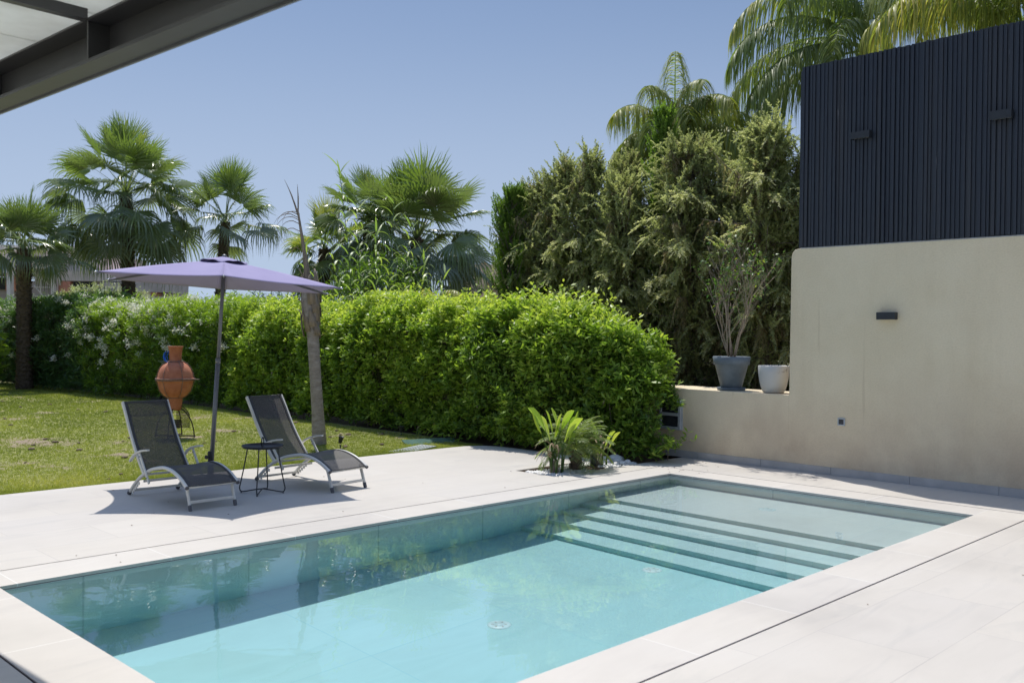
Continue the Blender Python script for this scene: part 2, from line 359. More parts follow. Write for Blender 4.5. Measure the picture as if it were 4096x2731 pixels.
def shoots(Lv, cen, axis, k, slen, ll, lw, tint, spread=.8, droop=.12, m=3, up=.18):
    """k leaves around each short shoot"""
    n_ = len(cen); axis = norm(axis); c_ = np.repeat(cen, k, 0); a = np.repeat(axis, k, 0)
    t = np.tile(np.linspace(.15, 1, k), n_)+rng.normal(size=n_*k)*.04
    rad = perp(a); base = c_+a*(slen*t)[:, None]
    d = a*(1-spread+.45*t)[:, None]+rad*spread; d[:, 2] = d[:, 2]*.75+up
    llv = np.repeat(np.asarray(ll)*np.ones(n_), k); L = llv*(.65+.6*rng.random(n_*k)); ti = np.repeat(tint, k)+rng.normal(size=n_*k)*.10+(t-.6)*.25
    Lv.leaves(base, d, L, L/llv*lw, np.clip(ti, 0, 1), droop, m)

# ------------------------------------------------------------------ ground, deck, pool
PX0, PX1, PY0, PY1 = 1.89, 8.955, 3.0, 6.31
SX0, SX1, SY0, SY1 = 1.50, 9.36, 2.605, 6.715     # drain slots
WX = 10.27                                         # face of the garden wall

m, n, b, o = nodes_of('dry_ground'); M['ground'] = m
t = noise(n, .35, 6, .6); r = ramp(n, t.outputs['Fac'], [(.35, (.10, .12, .04)), (.65, (.22, .19, .11))]); n.links.new(r.outputs[0], b.inputs['Base Color']); b.inputs['Roughness'].default_value = .95
g = MB(); Z = -.16; E_ = 600
for (a, c_, d, e) in ((-E_, E_, -E_, 2.4), (-E_, E_, 6.9, E_), (-E_, 1.3, 2.4, 6.9), (9.55, E_, 2.4, 6.9)):
    g.add([(a, d, Z), (c_, d, Z), (c_, e, Z), (a, e, Z)], [(0, 1, 2, 3)])
tag(g.build('ground', M['ground']), kind='structure')

def slabs(mb, rects, z0=-.12, z1=0):
    for x0, x1, y0, y1 in rects: mb.box((x0, y0, z0), (x1, y1, z1))
dk = MB(); h = .007
BX0, BX1, BY0, BY1 = 7.77, 9.30, 7.04, 7.63       # planting bed
slabs(dk, [(-10, SX0-h, -8, 9.75), (SX0-h, WX, -8, SY0-h), (SX1+h, WX, SY0-h, BY0),
           (SX0-h, SX1+h, SY1+h, BY0), (SX0-h, BX0, BY0, 9.75), (BX0, 8.62, BY1, 9.75)])
arc = [(8.62, BY1), (9.22, BY1), (9.27, 8.2), (9.27, 9.2), (9.22, 9.45), (9.1, 9.63), (8.9, 9.73), (8.62, 9.75)]
dk.prism(arc, -.12, 0)
tag(dk.build('deck', M['deck']), kind='structure')
# dark slot channel round the pool, with lighter metal lips
sd = thing('slot_drain', (0, 0, 0), 'thin dark slot drain running round the pale pool coping', 'drain')
q = MB(); k = .012
for x0, x1, y0, y1 in ((SX0-k, SX1+k, SY0-k, SY0+k), (SX0-k, SX1+k, SY1-k, SY1+k), (SX0-k, SX0+k, SY0+k, SY1-k), (SX1-k, SX1+k, SY0+k, SY1-k)): q.box((x0, y0, -.11), (x1, y1, -.045))
q.build('channel', M['slot'], sd)
q = MB()
for x0, x1, y0, y1 in ((SX0-h, SX1+h, SY0-h, SY0-h+.0025), (SX0-h, SX1+h, SY0+h-.0025, SY0+h), (SX0-h, SX0-h+.0025, SY0+h, SY1-h), (SX0+h-.0025, SX0+h, SY0+h, SY1-h)): q.box((x0, y0, -.045), (x1, y1, -.004))
q.build('lip', M['edge'], sd)

pool = thing('swimming_pool', (0, 0, 0), 'rectangular pale tiled swimming pool with five steps up to a shallow shelf', 'swimming pool')
RB = (8.36, 4.66)
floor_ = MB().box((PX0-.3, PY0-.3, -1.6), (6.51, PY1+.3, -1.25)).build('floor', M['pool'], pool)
uw = [floor_]
for i in range(4):
    x0 = 6.51+.29*i
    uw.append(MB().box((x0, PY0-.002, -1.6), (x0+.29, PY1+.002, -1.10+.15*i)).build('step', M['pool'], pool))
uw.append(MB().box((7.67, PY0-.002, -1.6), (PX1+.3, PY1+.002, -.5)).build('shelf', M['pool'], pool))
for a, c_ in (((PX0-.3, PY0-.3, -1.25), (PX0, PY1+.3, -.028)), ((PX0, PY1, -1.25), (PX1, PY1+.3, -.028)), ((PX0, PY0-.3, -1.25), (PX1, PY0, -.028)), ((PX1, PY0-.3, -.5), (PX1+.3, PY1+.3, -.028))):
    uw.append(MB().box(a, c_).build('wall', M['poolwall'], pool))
# dark joint strip right under the coping
q = MB()
for x0, x1, y0, y1 in ((PX0-.32, PX0-.004, PY0-.3, PY1+.3), (PX1+.004, PX1+.32, PY0-.3, PY1+.3), (PX0-.004, PX1+.004, PY0-.3, PY0-.004), (PX0-.004, PX1+.004, PY1+.004, PY1+.3)): q.box((x0, y0, -.027), (x1, y1, -.0225))
q.build('joint', M['edge'], pool)
for rc_ in ((SX0+h, SX1-h, SY0+h, PY0), (SX0+h, SX1-h, PY1, SY1-h)): cp = MB(); slabs(cp, [rc_], -.022, 0); cp.build('coping', M['coping'], pool, .002)
for rc_ in ((SX0+h, PX0, PY0, PY1), (PX1, SX1-h, PY0, PY1)): cp = MB(); slabs(cp, [rc_], -.022, 0); cp.build('coping', M['coping_y'], pool, .002)
q = MB()   # bedding under coping and deck edges so nothing is open below
for x0, x1, y0, y1 in ((SX0+h, PX0-.3, SY0+h, SY1-h), (PX1+.3, SX1-h, SY0+h, SY1-h), (PX0-.3, PX1+.3, SY0+h, PY0-.3), (PX0-.3, PX1+.3, PY1+.3, SY1-h)): q.box((x0, y0, -.4), (x1, y1, -.0225))
q.build('bedding', M['edge'], pool)
# floor inlets
for (x, y, z) in ((4.56, 4.62, -1.25), (6.352, 4.64, -1.25), (8.385, 4.74, -.5)):
    v = MB().lathe([(0, .016), (.030, .016), (.032, .012), (.062, .012), (.075, .008), (.085, .0), (.085, -.01)], 28)
    io = v.build('inlet', None, pool, 0, (x, y, z)); io.data.materials.append(simple('inlet_white', (.60, .74, .76), .4)); uw.append(io)
    d_ = MB()
    for k_ in range(6):
        a = k_*math.pi/3+.3; d_.box((-.009, -.004, .0125), (.009, .004, .0150), Matrix.Translation((.046*math.cos(a), .046*math.sin(a), 0)) @ Matrix.Rotation(a, 4, 'Z'))
    io2 = d_.build('inlet_slot', M['skirt'], io); uw.append(io2)
for o_ in uw: o_.cycles.is_caustics_receiver = True
# water: flat refracting sheet, gentle ripples in the reflection
m = bpy.data.materials.new('pool_water'); m.use_nodes = True; n = m.node_tree; n.nodes.clear()
out = n.nodes.new('ShaderNodeOutputMaterial'); rf = n.nodes.new('ShaderNodeBsdfRefraction'); rf.inputs['IOR'].default_value = 1.33; rf.inputs['Roughness'].default_value = 0
rf.inputs['Color'].default_value = (.92, .99, 1.0, 1)
gl = n.nodes.new('ShaderNodeBsdfGlossy'); gl.inputs['Roughness'].default_value = .01; gl.inputs['Color'].default_value = (1, 1, 1, 1)
fr = n.nodes.new('ShaderNodeFresnel'); fr.inputs[0].default_value = 1.33; mx = n.nodes.new('ShaderNodeMixShader')
wn = noise(n, 1.6, 3, .5, (1, 1, 1), dist=.8); bp = n.nodes.new('ShaderNodeBump'); bp.inputs['Strength'].default_value = .07; bp.inputs['Distance'].default_value = .05
wn2 = noise(n, 7, 2, .5); ad = n.nodes.new('ShaderNodeMath'); ad.operation = 'MULTIPLY_ADD'; ad.inputs[1].default_value = .10
n.links.new(wn2.outputs['Fac'], ad.inputs[0]); n.links.new(wn.outputs['Fac'], ad.inputs[2]); n.links.new(ad.outputs[0], bp.inputs['Height']); n.links.new(bp.outputs[0], gl.inputs['Normal'])
for a, c_ in ((fr.outputs[0], mx.inputs[0]), (rf.outputs[0], mx.inputs[1]), (gl.outputs[0], mx.inputs[2]), (mx.outputs[0], out.inputs[0])): n.links.new(a, c_)
wt = MB().add([(PX0, PY0, -.030), (PX1, PY0, -.030), (PX1, PY1, -.030), (PX0, PY1, -.030)], [(0, 1, 2, 3)], True).build('water', m)
wt.cycles.is_caustics_caster = True; tag(wt, kind='structure')

# planting bed
tag(MB().box((BX0-.0, BY0, -.14), (BX1+1.6, BY1, -.040)).build('planting_bed', M['soil']), kind='structure')
tag(MB().box((9.28, BY1, -.14), (10.9, 31, -.03)).build('hedge_bed', M['soil']), kind='structure')
q = MB().box((BX0, BY1-.02, -.055), (BX1, BY1, -.012)); tag(q.build('bed_edging', simple('brown_edging', (.16, .11, .08), .8)), 'brown timber edging board along the back of the planting bed', 'edging')

def stone(s_, seed):
    rr = random.Random(seed); v = []; f = []
    nu, nv = 9, 6
    ph = [rr.uniform(0, 6) for _ in range(4)]
    for j in range(nv+1):
        th = math.pi*j/nv
        for i in range(nu):
            a = 2*math.pi*i/nu; k_ = 1+.16*math.sin(2*a+ph[0])*math.sin(th)+.12*math.sin(3*a+ph[1]+th*2)+.08*math.cos(3*th+ph[2])
            v.append((s_[0]*k_*math.sin(th)*math.cos(a), s_[1]*k_*math.sin(th)*math.sin(a), s_[2]*k_*math.cos(th)))
    for j in range(nv):
        for i in range(nu): f.append((j*nu+i, j*nu+(i+1) % nu, (j+1)*nu+(i+1) % nu, (j+1)*nu+i))
    return v, f
q = MB()
for i in range(950):
    x = random.uniform(BX0+.08, BX1+.1); y = random.uniform(BY0+.04, BY1-.04); s_ = random.uniform(.012, .026)
    if vnoise(np.array([x*3.]), np.array([y*3.]), 3)[0] < .38: continue
    v, f = stone((s_*1.3, s_, s_*.7), i); a = random.uniform(0, 3); ca, sa = math.cos(a), math.sin(a)
    q.add([(x+p[0]*ca-p[1]*sa, y+p[0]*sa+p[1]*ca, -.026+random.random()*.016+p[2]) for p in v], f, True)
tag(q.build('pebbles', M['pebble'], None), 'white pebbles scattered over the soil of the planting bed', 'pebbles', kind='stuff')
for i, (x, y, s_) in enumerate([(9.13, 7.36, .055), (9.22, 7.52, .07), (9.30, 7.34, .05), (9.08, 7.20, .045), (9.20, 7.18, .05), (9.32, 7.20, .05), (9.02, 7.42, .05), (9.40, 7.44, .085)]):
    v, f = stone((s_*1.2, s_, s_*.75), 90+i); o_ = put('white_stone', MB().add(v, f, True).mesh('white_stone'), M['pebble'], None, (x, y, -.02+s_*.3)); o_.rotation_euler = (0, 0, i*1.1)
    lab = {7: 'largest white stone of the heap, closest to the hedge', 1: 'second largest white stone at the back of the heap by the hedge'}.get(i, 'fist sized white stone in the heap by the hedge foot')
    tag(o_, lab, 'stone', 'white stones heaped at the end of the planting bed')

# ------------------------------------------------------------------ lawn
gx0, gx1, gy0, gy1 = -2.0, 9.34, 9.76, 34.0
st_ = .09; nx = int((gx1-gx0)/st_)+1; ny = int((gy1-gy0)/st_)+1
X, Y = np.meshgrid(np.linspace(gx0, gx1, nx), np.linspace(gy0, gy1, ny), indexing='ij')
def lawn_h(x, y): return -.03+.025*(fbm(x*.7, y*.7, 5)-.5)+np.clip((y-9.8)*.02, 0, .03)
def bare(x, y): return np.clip((fbm(x*1.1, y*1.1, 9)-.60)*7, 0, 1)*np.clip(fbm(x*3.3, y*3.3, 21)*3-1, 0, 1)+np.clip((fbm(x*2.6, y*2.6, 33)-.70)*9, 0, 1)
Zl = lawn_h(X, Y)+.012*bare(X, Y)*(fbm(X*7, Y*7, 4)-.3)
V = np.stack([X, Y, Zl], -1).reshape(-1, 3)
idx = np.arange(nx*ny).reshape(nx, ny); F = np.stack([idx[:-1, :-1], idx[1:, :-1], idx[1:, 1:], idx[:-1, 1:]], -1).reshape(-1, 4)
me = bpy.data.meshes.new('lawn'); me.from_pydata(V.tolist(), [], F.tolist()); me.polygons.foreach_set('use_smooth', [True]*len(F))
at = me.attributes.new('bare', 'FLOAT', 'POINT'); at.data.foreach_set('value', np.clip(bare(X, Y), 0, 1).ravel().astype(np.float32))
m, n, b, o = nodes_of('lawn_turf'); a = n.nodes.new('ShaderNodeAttribute'); a.attribute_name = 'bare'
t = noise(n, 9, 5, .65); r = ramp(n, t.outputs['Fac'], [(.3, (.18, .20, .055)), (.7, (.31, .30, .10))]); t2 = noise(n, 25, 4, .6); r2 = ramp(n, t2.outputs['Fac'], [(.3, (.20, .14, .095)), (.7, (.36, .28, .21))])
col = mixc(n, r.outputs[0], r2.outputs[0], a.outputs['Fac']); n.links.new(col, b.inputs['Base Color']); b.inputs['Roughness'].default_value = .95; bump(n, b, t2.outputs['Fac'], .8, .03)
tag(put('lawn', me, m), kind='structure')
# grass blades, thinner over bare patches
Lv = Leaves(); N = 120000
yy = 9.78+(rng.random(N)**1.9)*19; xx = rng.random(N)*7.6+1.75
keep = (xx < 9.25) & (xx > 1.6+(yy-9.8)*.08); ba = bare(xx, yy); keep &= rng.random(N) > ba*.85
xx, yy, ba = xx[keep], yy[keep], ba[keep]; k_ = 3
xx = np.repeat(xx, k_)+rng.normal(size=len(xx)*k_)*.012; yy = np.repeat(yy, k_)+rng.normal(size=len(yy)*k_)*.012; yy = np.maximum(yy, 9.752)
base = np.stack([xx, yy, lawn_h(xx, yy)-.004], -1); d = rng.normal(size=base.shape)*.42; d[:, 2] = 1
far = np.clip((yy-9.8)/14, 0, 1); L = (.030+.024*rng.random(len(xx)))*(1+.35*far); edge = np.exp(-(yy-9.77)/.25); L = L*(1+.5*edge)
tint = np.clip(.40+.8*(fbm(xx*.8, yy*.8, 51)-.5)+.22*np.clip((14-yy)/5, -.3, 1)*fbm(xx*.5, yy*.5, 8)-.15*edge+rng.normal(size=len(xx))*.14, 0, 1)
Lv.leaves(base, d, L, .0028*(1+1.6*far), tint, .35, 2)
tag(Lv.build('grass', M['lf_grass']), 'short patchy sunlit grass of the lawn', 'grass', kind='stuff')
q = MB()
for i in range(330):
    x = random.uniform(2.2, 9.0); y = 10.1+random.random()**1.5*12
    bb = bare(np.array([x]), np.array([y]))[0]
    if bb < .25 and random.random() > .12: continue
    s_ = random.uniform(.012, .035); v, f = stone((s_*1.4, s_, s_*.6), 300+i); z = lawn_h(np.array([x]), np.array([y]))[0]
    q.add([(x+p[0], y+p[1], z+.012+p[2]) for p in v], f, True)
tag(q.build('soil_clods', simple('dry_clod', (.17, .12, .09), .95, 0, .3, 30, .5)), 'brown clods of dry soil lying in the lawn', 'soil', kind='stuff')

# ------------------------------------------------------------------ garden wall and slatted screen
wall = thing('garden_wall', (WX, 5, 0), 'beige plastered garden wall stepping down to a low ledge', 'wall')
poly = [(-9, .0), (13.6-5, .0), (13.6-5, .89), (.545, .89), (.545, 2.52), (.535, 2.575), (.50, 2.61), (.44, 2.62), (-9, 2.62)]
poly = [(-9, 0), (8.6, 0), (8.6, .885), (8.6, .89), (.545, .89), (.540, .91), (.533, 2.52), (.52, 2.575), (.49, 2.61), (.44, 2.62), (-9, 2.62)]
v = [(0, y, z) for y, z in poly]+[(.32, y, z) for y, z in poly]; kk = len(poly)
q = MB(); q.add(v, [tuple(range(kk)), tuple(reversed(range(kk, 2*kk)))]+[(i, i+kk, (i+1) % kk+kk, (i+1) % kk) for i in range(kk)])
q.build('plaster_wall', M['plaster'], wall, .012)
MB().box((.321, .545, .3), (.70, 8.6, .888)).build('ledge', M['plaster'], wall, .01)
q = MB()
y = -9.0
while y < 2.3:
    q.box((-.014, y+.0015, 0.001), (-.001, min(y+.9, 2.3)-.0015, .088)); y += .9
q.build('skirting', M['skirt'], wall, .002)

scr = thing('slatted_screen', (WX, 5.43, 2.62), 'tall navy slatted privacy screen standing on the beige wall', 'screen')
q = MB(); q.box((.045, -9, .012), (.075, -.0, 2.12)); y = 0.0; rr = random.Random(4)
pat = [.036, .022, .036, .022, .030]
i = 0
while y > -8.9:
    w_ = pat[i % 5]*rr.choice([.86, 1, 1.04, 1.18]); top = 2.13+.003*math.floor(-y/.34); dep = (.012, .024, .008, .02, .0)[i % 5]+rr.uniform(-.005, .005)
    q.box((dep, y-w_+.0035, .016+rr.uniform(-.004, .004)), (.045, y, top+rr.uniform(-.004, .004))); y -= w_; i += 1
q.build('slat_panel', M['slats'], scr, .0)
MB().box((.03, .0, .0), (.08, .028, 2.09)).build('end_trim', M['slats'], scr, .003)
MB().box((.02, -9, .0), (.10, 0, .011)).build('base_gap_packing', simple('packing', (.5, .5, .5), .8), scr)

def wall_lamp(y0, y1, z0, z1, x, label, group):
    t_ = thing('wall_lamp', (x, (y0+y1)/2, (z0+z1)/2), label, 'wall lamp', group)
    hw = (y1-y0)/2; hz = (z1-z0)/2; q = MB()
    q.box((-.085, -hw, -hz), (-.079, hw, hz)); q.box((-.079, -hw, -hz), (-.012, -hw+.006, hz)); q.box((-.079, hw-.006, -hz), (-.012, hw, hz)); q.box((-.079, -hw+.006, hz-.006), (-.012, hw-.006, hz-.001)); q.build('housing', M['lampmetal'], t_, .001)
    MB().box((-.012, -hw+.02, -hz+.01), (0, hw-.02, hz-.01)).build('back_plate', M['lampmetal'], t_)
    MB().box((-.074, -hw+.01, -hz+.012), (-.016, hw-.01, -hz+.016)).build('lens', simple('lamp_lens', (.35, .35, .32), .3), t_)
wall_lamp(4.255, 4.463, 1.782, 1.862, WX, 'small dark box lamp alone on the beige plaster', 'box lamps fixed to the wall and screen')
wall_lamp(4.575, 4.79, 3.805, 3.885, WX+.01, 'dark box lamp on the navy screen nearer its end', 'box lamps fixed to the wall and screen')
wall_lamp(3.12, 3.33, 3.80, 3.89, WX+.01, 'dark box lamp on the navy screen at the picture edge', 'box lamps fixed to the wall and screen')

sk = thing('wall_socket', (WX, 4.883, .62), 'small square socket with pale frame low on the wall', 'socket')
q = MB(); a_ = .043; b_ = .03
for x0, x1, y0, y1 in ((-a_, a_, b_, a_), (-a_, a_, -a_, -b_), (-a_, -b_, -b_, b_), (b_, a_, -b_, b_)): q.box((-.014, x0, y0), (-.001, x1, y1))
q.build('frame', M['frame'], sk, .002); MB().box((-.009, -b_, -b_), (-.001, b_, b_)).build('cover', M['glassdark'], sk)

pn = thing('meter_box', (WX, 7.215, .55), 'pale framed meter box with two dark glazed panes', 'meter box')
q = MB(); W_, H_ = .165, .195
q.box((-.055, -W_, -H_), (-.012, -W_+.035, H_)); q.box((-.055, W_-.03, -H_), (-.012, W_, H_))
for z0, z1 in ((-H_, -H_+.035), (-.02, .02), (H_-.035, H_)): q.box((-.055, -W_+.035, z0), (-.012, W_-.03, z1))
q.build('frame', M['frame'], pn, .003); MB().box((-.012, -W_-.008, -H_-.008), (0, W_+.008, H_+.008)).build('backing', M['frame'], pn)
for z0, z1 in ((-H_+.035, -.02), (.02, H_-.035)):
    g_ = MB().box((-.034, -W_+.035, z0), (-.028, W_-.03, z1)).build('pane', M['glassdark'], pn)
    MB().box((-.0275, -W_+.05, (z0+z1)/2-.03), (-.0135, W_-.06, (z0+z1)/2+.02)).build('meter_row', simple('meter', (.12, .13, .14), .5), g_)

# raised bank behind the wall
tag(MB().box((WX+.72, -3, -.15), (22, 13.5, .80)).build('raised_bank', M['soil']), kind='structure')

# ------------------------------------------------------------------ pergola
pa = math.atan2(-(-.16), 3.05)                     # the beam runs a few degrees off the pool axis
pg = thing('pergola', (2.015, 4.93, 0), 'dark steel pergola edge with pale translucent roof panels overhead', 'pergola', None, math.atan2(.16, 3.08))
zb, zt = 2.95, 3.165
q = MB()
q.box((-.13, -6, zb), (0, 2.9, zb+.012)); q.box((-.012, -6, zb+.012), (0, 2.9, zt)); q.box((-.135, -6, zt), (0, 2.9, zt+.012)); q.box((-.13, -6, zb+.012), (-.122, 2.9, zb+.020))
q.build('beam', M['steel'], pg, .002)
q = MB(); q.box((.0005, -6, zb-.012), (.014, 2.9, zt+.05)); q.box((.0145, -6, zb+.01), (.05, 2.9, zb+.02)); q.build('gutter', simple('gutter_metal', (.16, .165, .17), .4), pg)
for yy_ in (.03, -1.43, 1.49, -2.89):
    MB().box((-.125, yy_-.006, zb+.0205), (-.0125, yy_+.006, zt-.001)).build('stiffener', M['steel'], pg)
    MB().box((-4.6, yy_-.028, zt-.002), (-.136, yy_+.028, zt+.055)).build('rafter', M['steel'], pg, .003)
m, n, b, o = nodes_of('milky_panel'); b.inputs['Base Color'].default_value = (.72, .74, .70, 1); b.inputs['Roughness'].default_value = .5
t = noise(n, 2.5, 5, .6); r = ramp(n, t.outputs['Fac'], [(.3, (.60, .60, .55)), (.7, (.76, .77, .73))]); n.links.new(r.outputs[0], b.inputs['Base Color'])
tr = n.nodes.new('ShaderNodeBsdfTranslucent'); n.links.new(r.outputs[0], tr.inputs[0]); mx = n.nodes.new('ShaderNodeMixShader'); mx.inputs[0].default_value = .62
n.links.new(b.outputs[0], mx.inputs[1]); n.links.new(tr.outputs[0], mx.inputs[2]); n.links.new(mx.outputs[0], o.inputs[0])
for k_ in range(4):
    y0 = -2.86+1.46*k_
    for s_ in range(2):
        MB().box((-4.5, y0+.73*s_+.004, zt+.056), (-.01, y0+.73*(s_+1)-.004, zt+.072)).build('roof_panel', m, pg)
MB().box((-4.5, -6, zt+.056), (-.01, -2.87, zt+.072)).build('roof_panel', m, pg)
q = MB()
for xx_ in (-4.45,):
    for yy_ in (-5.8, 2.6): q.box((xx_-.06, yy_-.06, 0), (xx_+.06, yy_+.06, zt-.05))
q.box((-4.6, -6, zt-.15), (-4.48, 2.9, zt-.046)); q.build('post', M['steel'], pg)

# ------------------------------------------------------------------ loungers
def make_lounger(loc, rz, label):
    t_ = thing('sun_lounger', loc, label, 'sun lounger', 'sun loungers under the parasol', rz)
    hw = .245
    seat = spline([(0, .0, .205), (0, .10, .262), (0, .20, .302), (0, .32, .330), (0, .45, .335), (0, .60, .312), (0, .72, .284), (0, .84, .235), (0, .95, .180), (0, 1.06, .105), (0, 1.165, .018)], 4)
    back = spline([(0, .865, .215), (0, .93, .265), (0, 1.03, .375), (0, 1.12, .485), (0, 1.21, .615), (0, 1.29, .745), (0, 1.375, .875)], 4)
    fr_ = MB()
    for s_ in (-1, 1): fr_.tube([p+Vector((s_*hw, 0, 0)) for p in seat], .0165, 10)
    fr_.tube([(-hw, .015, .205), (hw, .015, .205)], .011, 8); fr_.tube([(-hw, .80, .235), (hw, .80, .235)], .011, 8)
    fr_.build('seat_frame', M['white_metal'], t_)
    for s_ in (-1, 1): MB().tube([(s_*hw, -.006, .2015), (s_*hw, .004, .2072)], .0175, 10).build('end_cap', M['grey_cap'], t_)
    # toothed rear legs
    for s_ in (-1, 1):
        te = MB()
        for k_ in range(5):
            y = .96+.032*k_; z = .148-.0235*k_; te.box((s_*hw-.005, y-.012, z-.03), (s_*hw+.005, y+.012, z-.002), None)
        te.build('adjuster_teeth', M['white_metal'], t_)
    for s_ in (-1, 1): MB().tube([(s_*hw, 1.145, .036), (s_*hw, 1.17, .014)], .0215, 10).build('foot_cap', M['grey_cap'], t_)
    MB().bar((-hw, 1.09, .050), (hw, 1.09, .050), .012, .022).build('crossbar', M['white_metal'], t_); MB().bar((-hw, .86, .165), (hw, .86, .165), .012, .022).build('crossbar', M['white_metal'], t_)
    bf = MB()
    for s_ in (-1, 1):
        pts = [p+Vector((s_*(hw-.018), 0, 0)) for p in back]
        for i_ in range(len(pts)-1): bf.bar(pts[i_], pts[i_+1]+(pts[i_+1]-pts[i_])*.02, .016, .032, (0, -1, .8))
    bf.tube([(-hw+.018, 1.375, .872), (hw-.018, 1.375, .872)], .009, 8); bf.tube([(-hw+.018, .93, .262), (hw-.018, .93, .262)], .009, 8)
    bf.build('back_frame', M['white_metal'], t_)
    def sling(pts, name, off, hwid):
        ns = 13; v = []; f = []
        for p in pts:
            for j in range(ns):
                u = j/(ns-1)*2-1; v.append((u*hwid, p.y+off[0], p.z+off[1]-.006*(1-u*u)))
        for i_ in range(len(pts)-1):
            for j in range(ns-1): f.append((i_*ns+j, i_*ns+j+1, (i_+1)*ns+j+1, (i_+1)*ns+j))
        o_ = MB().add(v, f, True).build(name, M['sling'], t_); so_ = o_.modifiers.new('thick', 'SOLIDIFY'); so_.thickness = .003; return o_
    ss = sling([p for p in seat if .0 <= p.y <= .79], 'seat_sling', (.0, .012), hw-.012)
    bs = sling([p for p in back if p.y >= .90], 'back_sling', (-.014, .006), hw-.026)
    # hems: darker doubled cloth along the sides and the head end
    hm = MB(); bp_ = [p for p in back if p.y >= .90]
    for s_ in (-1, 1):
        for i_ in range(len(bp_)-1): hm.bar(bp_[i_]+Vector((s_*(hw-.042), -.018, .009)), bp_[i_+1]+Vector((s_*(hw-.042), -.018, .009)), .022, .0022, (0, -1, .8))
    hm.bar((-hw+.03, 1.285, .745), (hw-.03, 1.285, .745), .0025, .012, (0, 0, 1)); hm.bar((-hw+.03, 1.353, .872), (hw-.03, 1.353, .872), .003, .02, (0, 0, 1))
    hm.build('back_hem', M['sling_hem'], bs)
    sp_ = [p for p in seat if p.y <= .79]
    for s_ in (-1, 1):
        hm = MB()
        for i_ in range(len(sp_)-1): hm.bar(sp_[i_]+Vector((s_*(hw-.026), 0, .0155)), sp_[i_+1]+Vector((s_*(hw-.026), 0, .0155)), .020, .0022)
        hm.build('seat_hem', M['sling_hem'], ss)
    for s_ in (-1, 1):
        lg = MB(); lg.bar((s_*(hw-.028), .075, .235), (s_*(hw-.028), .004, .045), .017, .030, (0, 1, .4))
        lo = lg.build('leg', M['white_metal'], t_, .003); MB().bar((s_*(hw-.028), .0055, .050), (s_*(hw-.028), -.012, .0), .021, .034, (0, 1, .4)).build('foot_cap', M['grey_cap'], lo, .003)
    MB().bar((-hw+.036, .012, .075), (hw-.036, .012, .075), .014, .026).build('front_bar', M['white_metal'], t_, .002)
    for s_ in (-1, 1):
        x = s_*(hw+.022)
        ap = spline([(x, 1.10, .330), (x, 1.02, .392), (x, .93, .432), (x, .82, .458), (x, .72, .470)], 4)
        am = MB()
        for i_ in range(len(ap)-1): am.bar(ap[i_], ap[i_+1]+(ap[i_+1]-ap[i_])*.03, .030, .017)
        ao = am.build('armrest', M['white_metal'], t_, .003)
        MB().bar((x, .905, .425), (x, .695, .165), .014, .026, (0, 1, .6)).build('support', M['white_metal'], ao, .002)
        MB().tube([(x-.012, .885, .395), (x+.010, .885, .395)], .006, 8).tube([(x-.012, .735, .21), (x+.010, .735, .21)], .006, 8).build('bolt', M['grey_cap'], ao)
    return t_
make_lounger((4.095, 7.812, 0), R(.5), 'grey sling lounger fully in the parasol shade, left of the table')
make_lounger((5.555, 7.80, 0), R(6.5), 'grey sling lounger with its foot end in the sun')

# ------------------------------------------------------------------ side table
tb = thing('side_table', (4.83, 8.22, 0), 'round black metal side table with ring handle between the loungers', 'side table')
MB().lathe([(0, .452), (.183, .452), (.196, .470), (.200, .470), (.201, .464), (.188, .445), (0, .445)], 48).build('tray', M['black_metal'], tb)
q = MB(); ring = [(.0, .045*math.sin(2*math.pi*k/20), .500-.045*math.cos(2*math.pi*k/20)) for k in range(21)]
q.tube([Vector((p[0], p[1], p[2]+.0)) for p in ring], .0055, 8, False); o_ = q.build('handle', M['black_metal'], tb); o_.rotation_euler = (0, 0, R(-45))
for k_ in range(4):
    a = R(46+90*k_); c_, s_ = math.cos(a), math.sin(a)
    pts = spline([(.145*c_, .145*s_, .446), (.182*c_, .182*s_, .24), (.214*c_, .214*s_, .09), (.221*c_, .221*s_, .045), (.205*c_, .205*s_, .016), (.17*c_, .17*s_, .016), (.09*c_, .09*s_, .030), (.0, .0, .042)], 6)
    lo = MB().tube(pts, .0062, 8).build('leg', M['black_metal'], tb); MB().tube([(.205*c_, .205*s_, .012), (.205*c_, .205*s_, 0)], .007, 8).build('foot', M['grey_cap'], lo)

# ------------------------------------------------------------------ parasol
ub = thing('parasol', (4.787, 9.184, 0), 'lavender hexagonal parasol with leaning grey pole over the loungers', 'parasol')
O = Vector((4.787, 9.184, 0))
T = [Vector(p)-O for p in ((3.558, 9.067, 2.133), (4.306, 8.040, 2.094), (5.625, 8.071, 2.035), (6.18, 9.13, 2.02), (5.43, 10.16, 2.065), (4.12, 10.19, 2.122))]
A = Vector((4.875, 9.09, 2.325))-O
v = [A]; f = []; nr, ns = 14, 12
for g_ in range(6):
    a_, b_ = T[g_], T[(g_+1) % 6]; k0 = len(v)
    for i in range(1, nr+1):
        t = i/nr
        for j in range(ns+1):
            s_ = j/ns; rim = a_.lerp(b_, s_); bow = 4*s_*(1-s_)
            p = A.lerp(rim, t*(1-.10*bow*t)); p = p+Vector((0, 0, -.022*math.sin(math.pi*t)*bow*.6+.010*math.sin(math.pi*t)-.030*bow*t*t)); v.append(p)
    for j in range(ns): f.append((0, k0+j, k0+j+1))
    for i in range(nr-1):
        for j in range(ns): f.append((k0+i*(ns+1)+j, k0+(i+1)*(ns+1)+j, k0+(i+1)*(ns+1)+j+1, k0+i*(ns+1)+j+1))
cn = MB().add(v, f, True).build('canopy', M['canvas'], ub); so_ = cn.modifiers.new('thick', 'SOLIDIFY'); so_.thickness = .0025
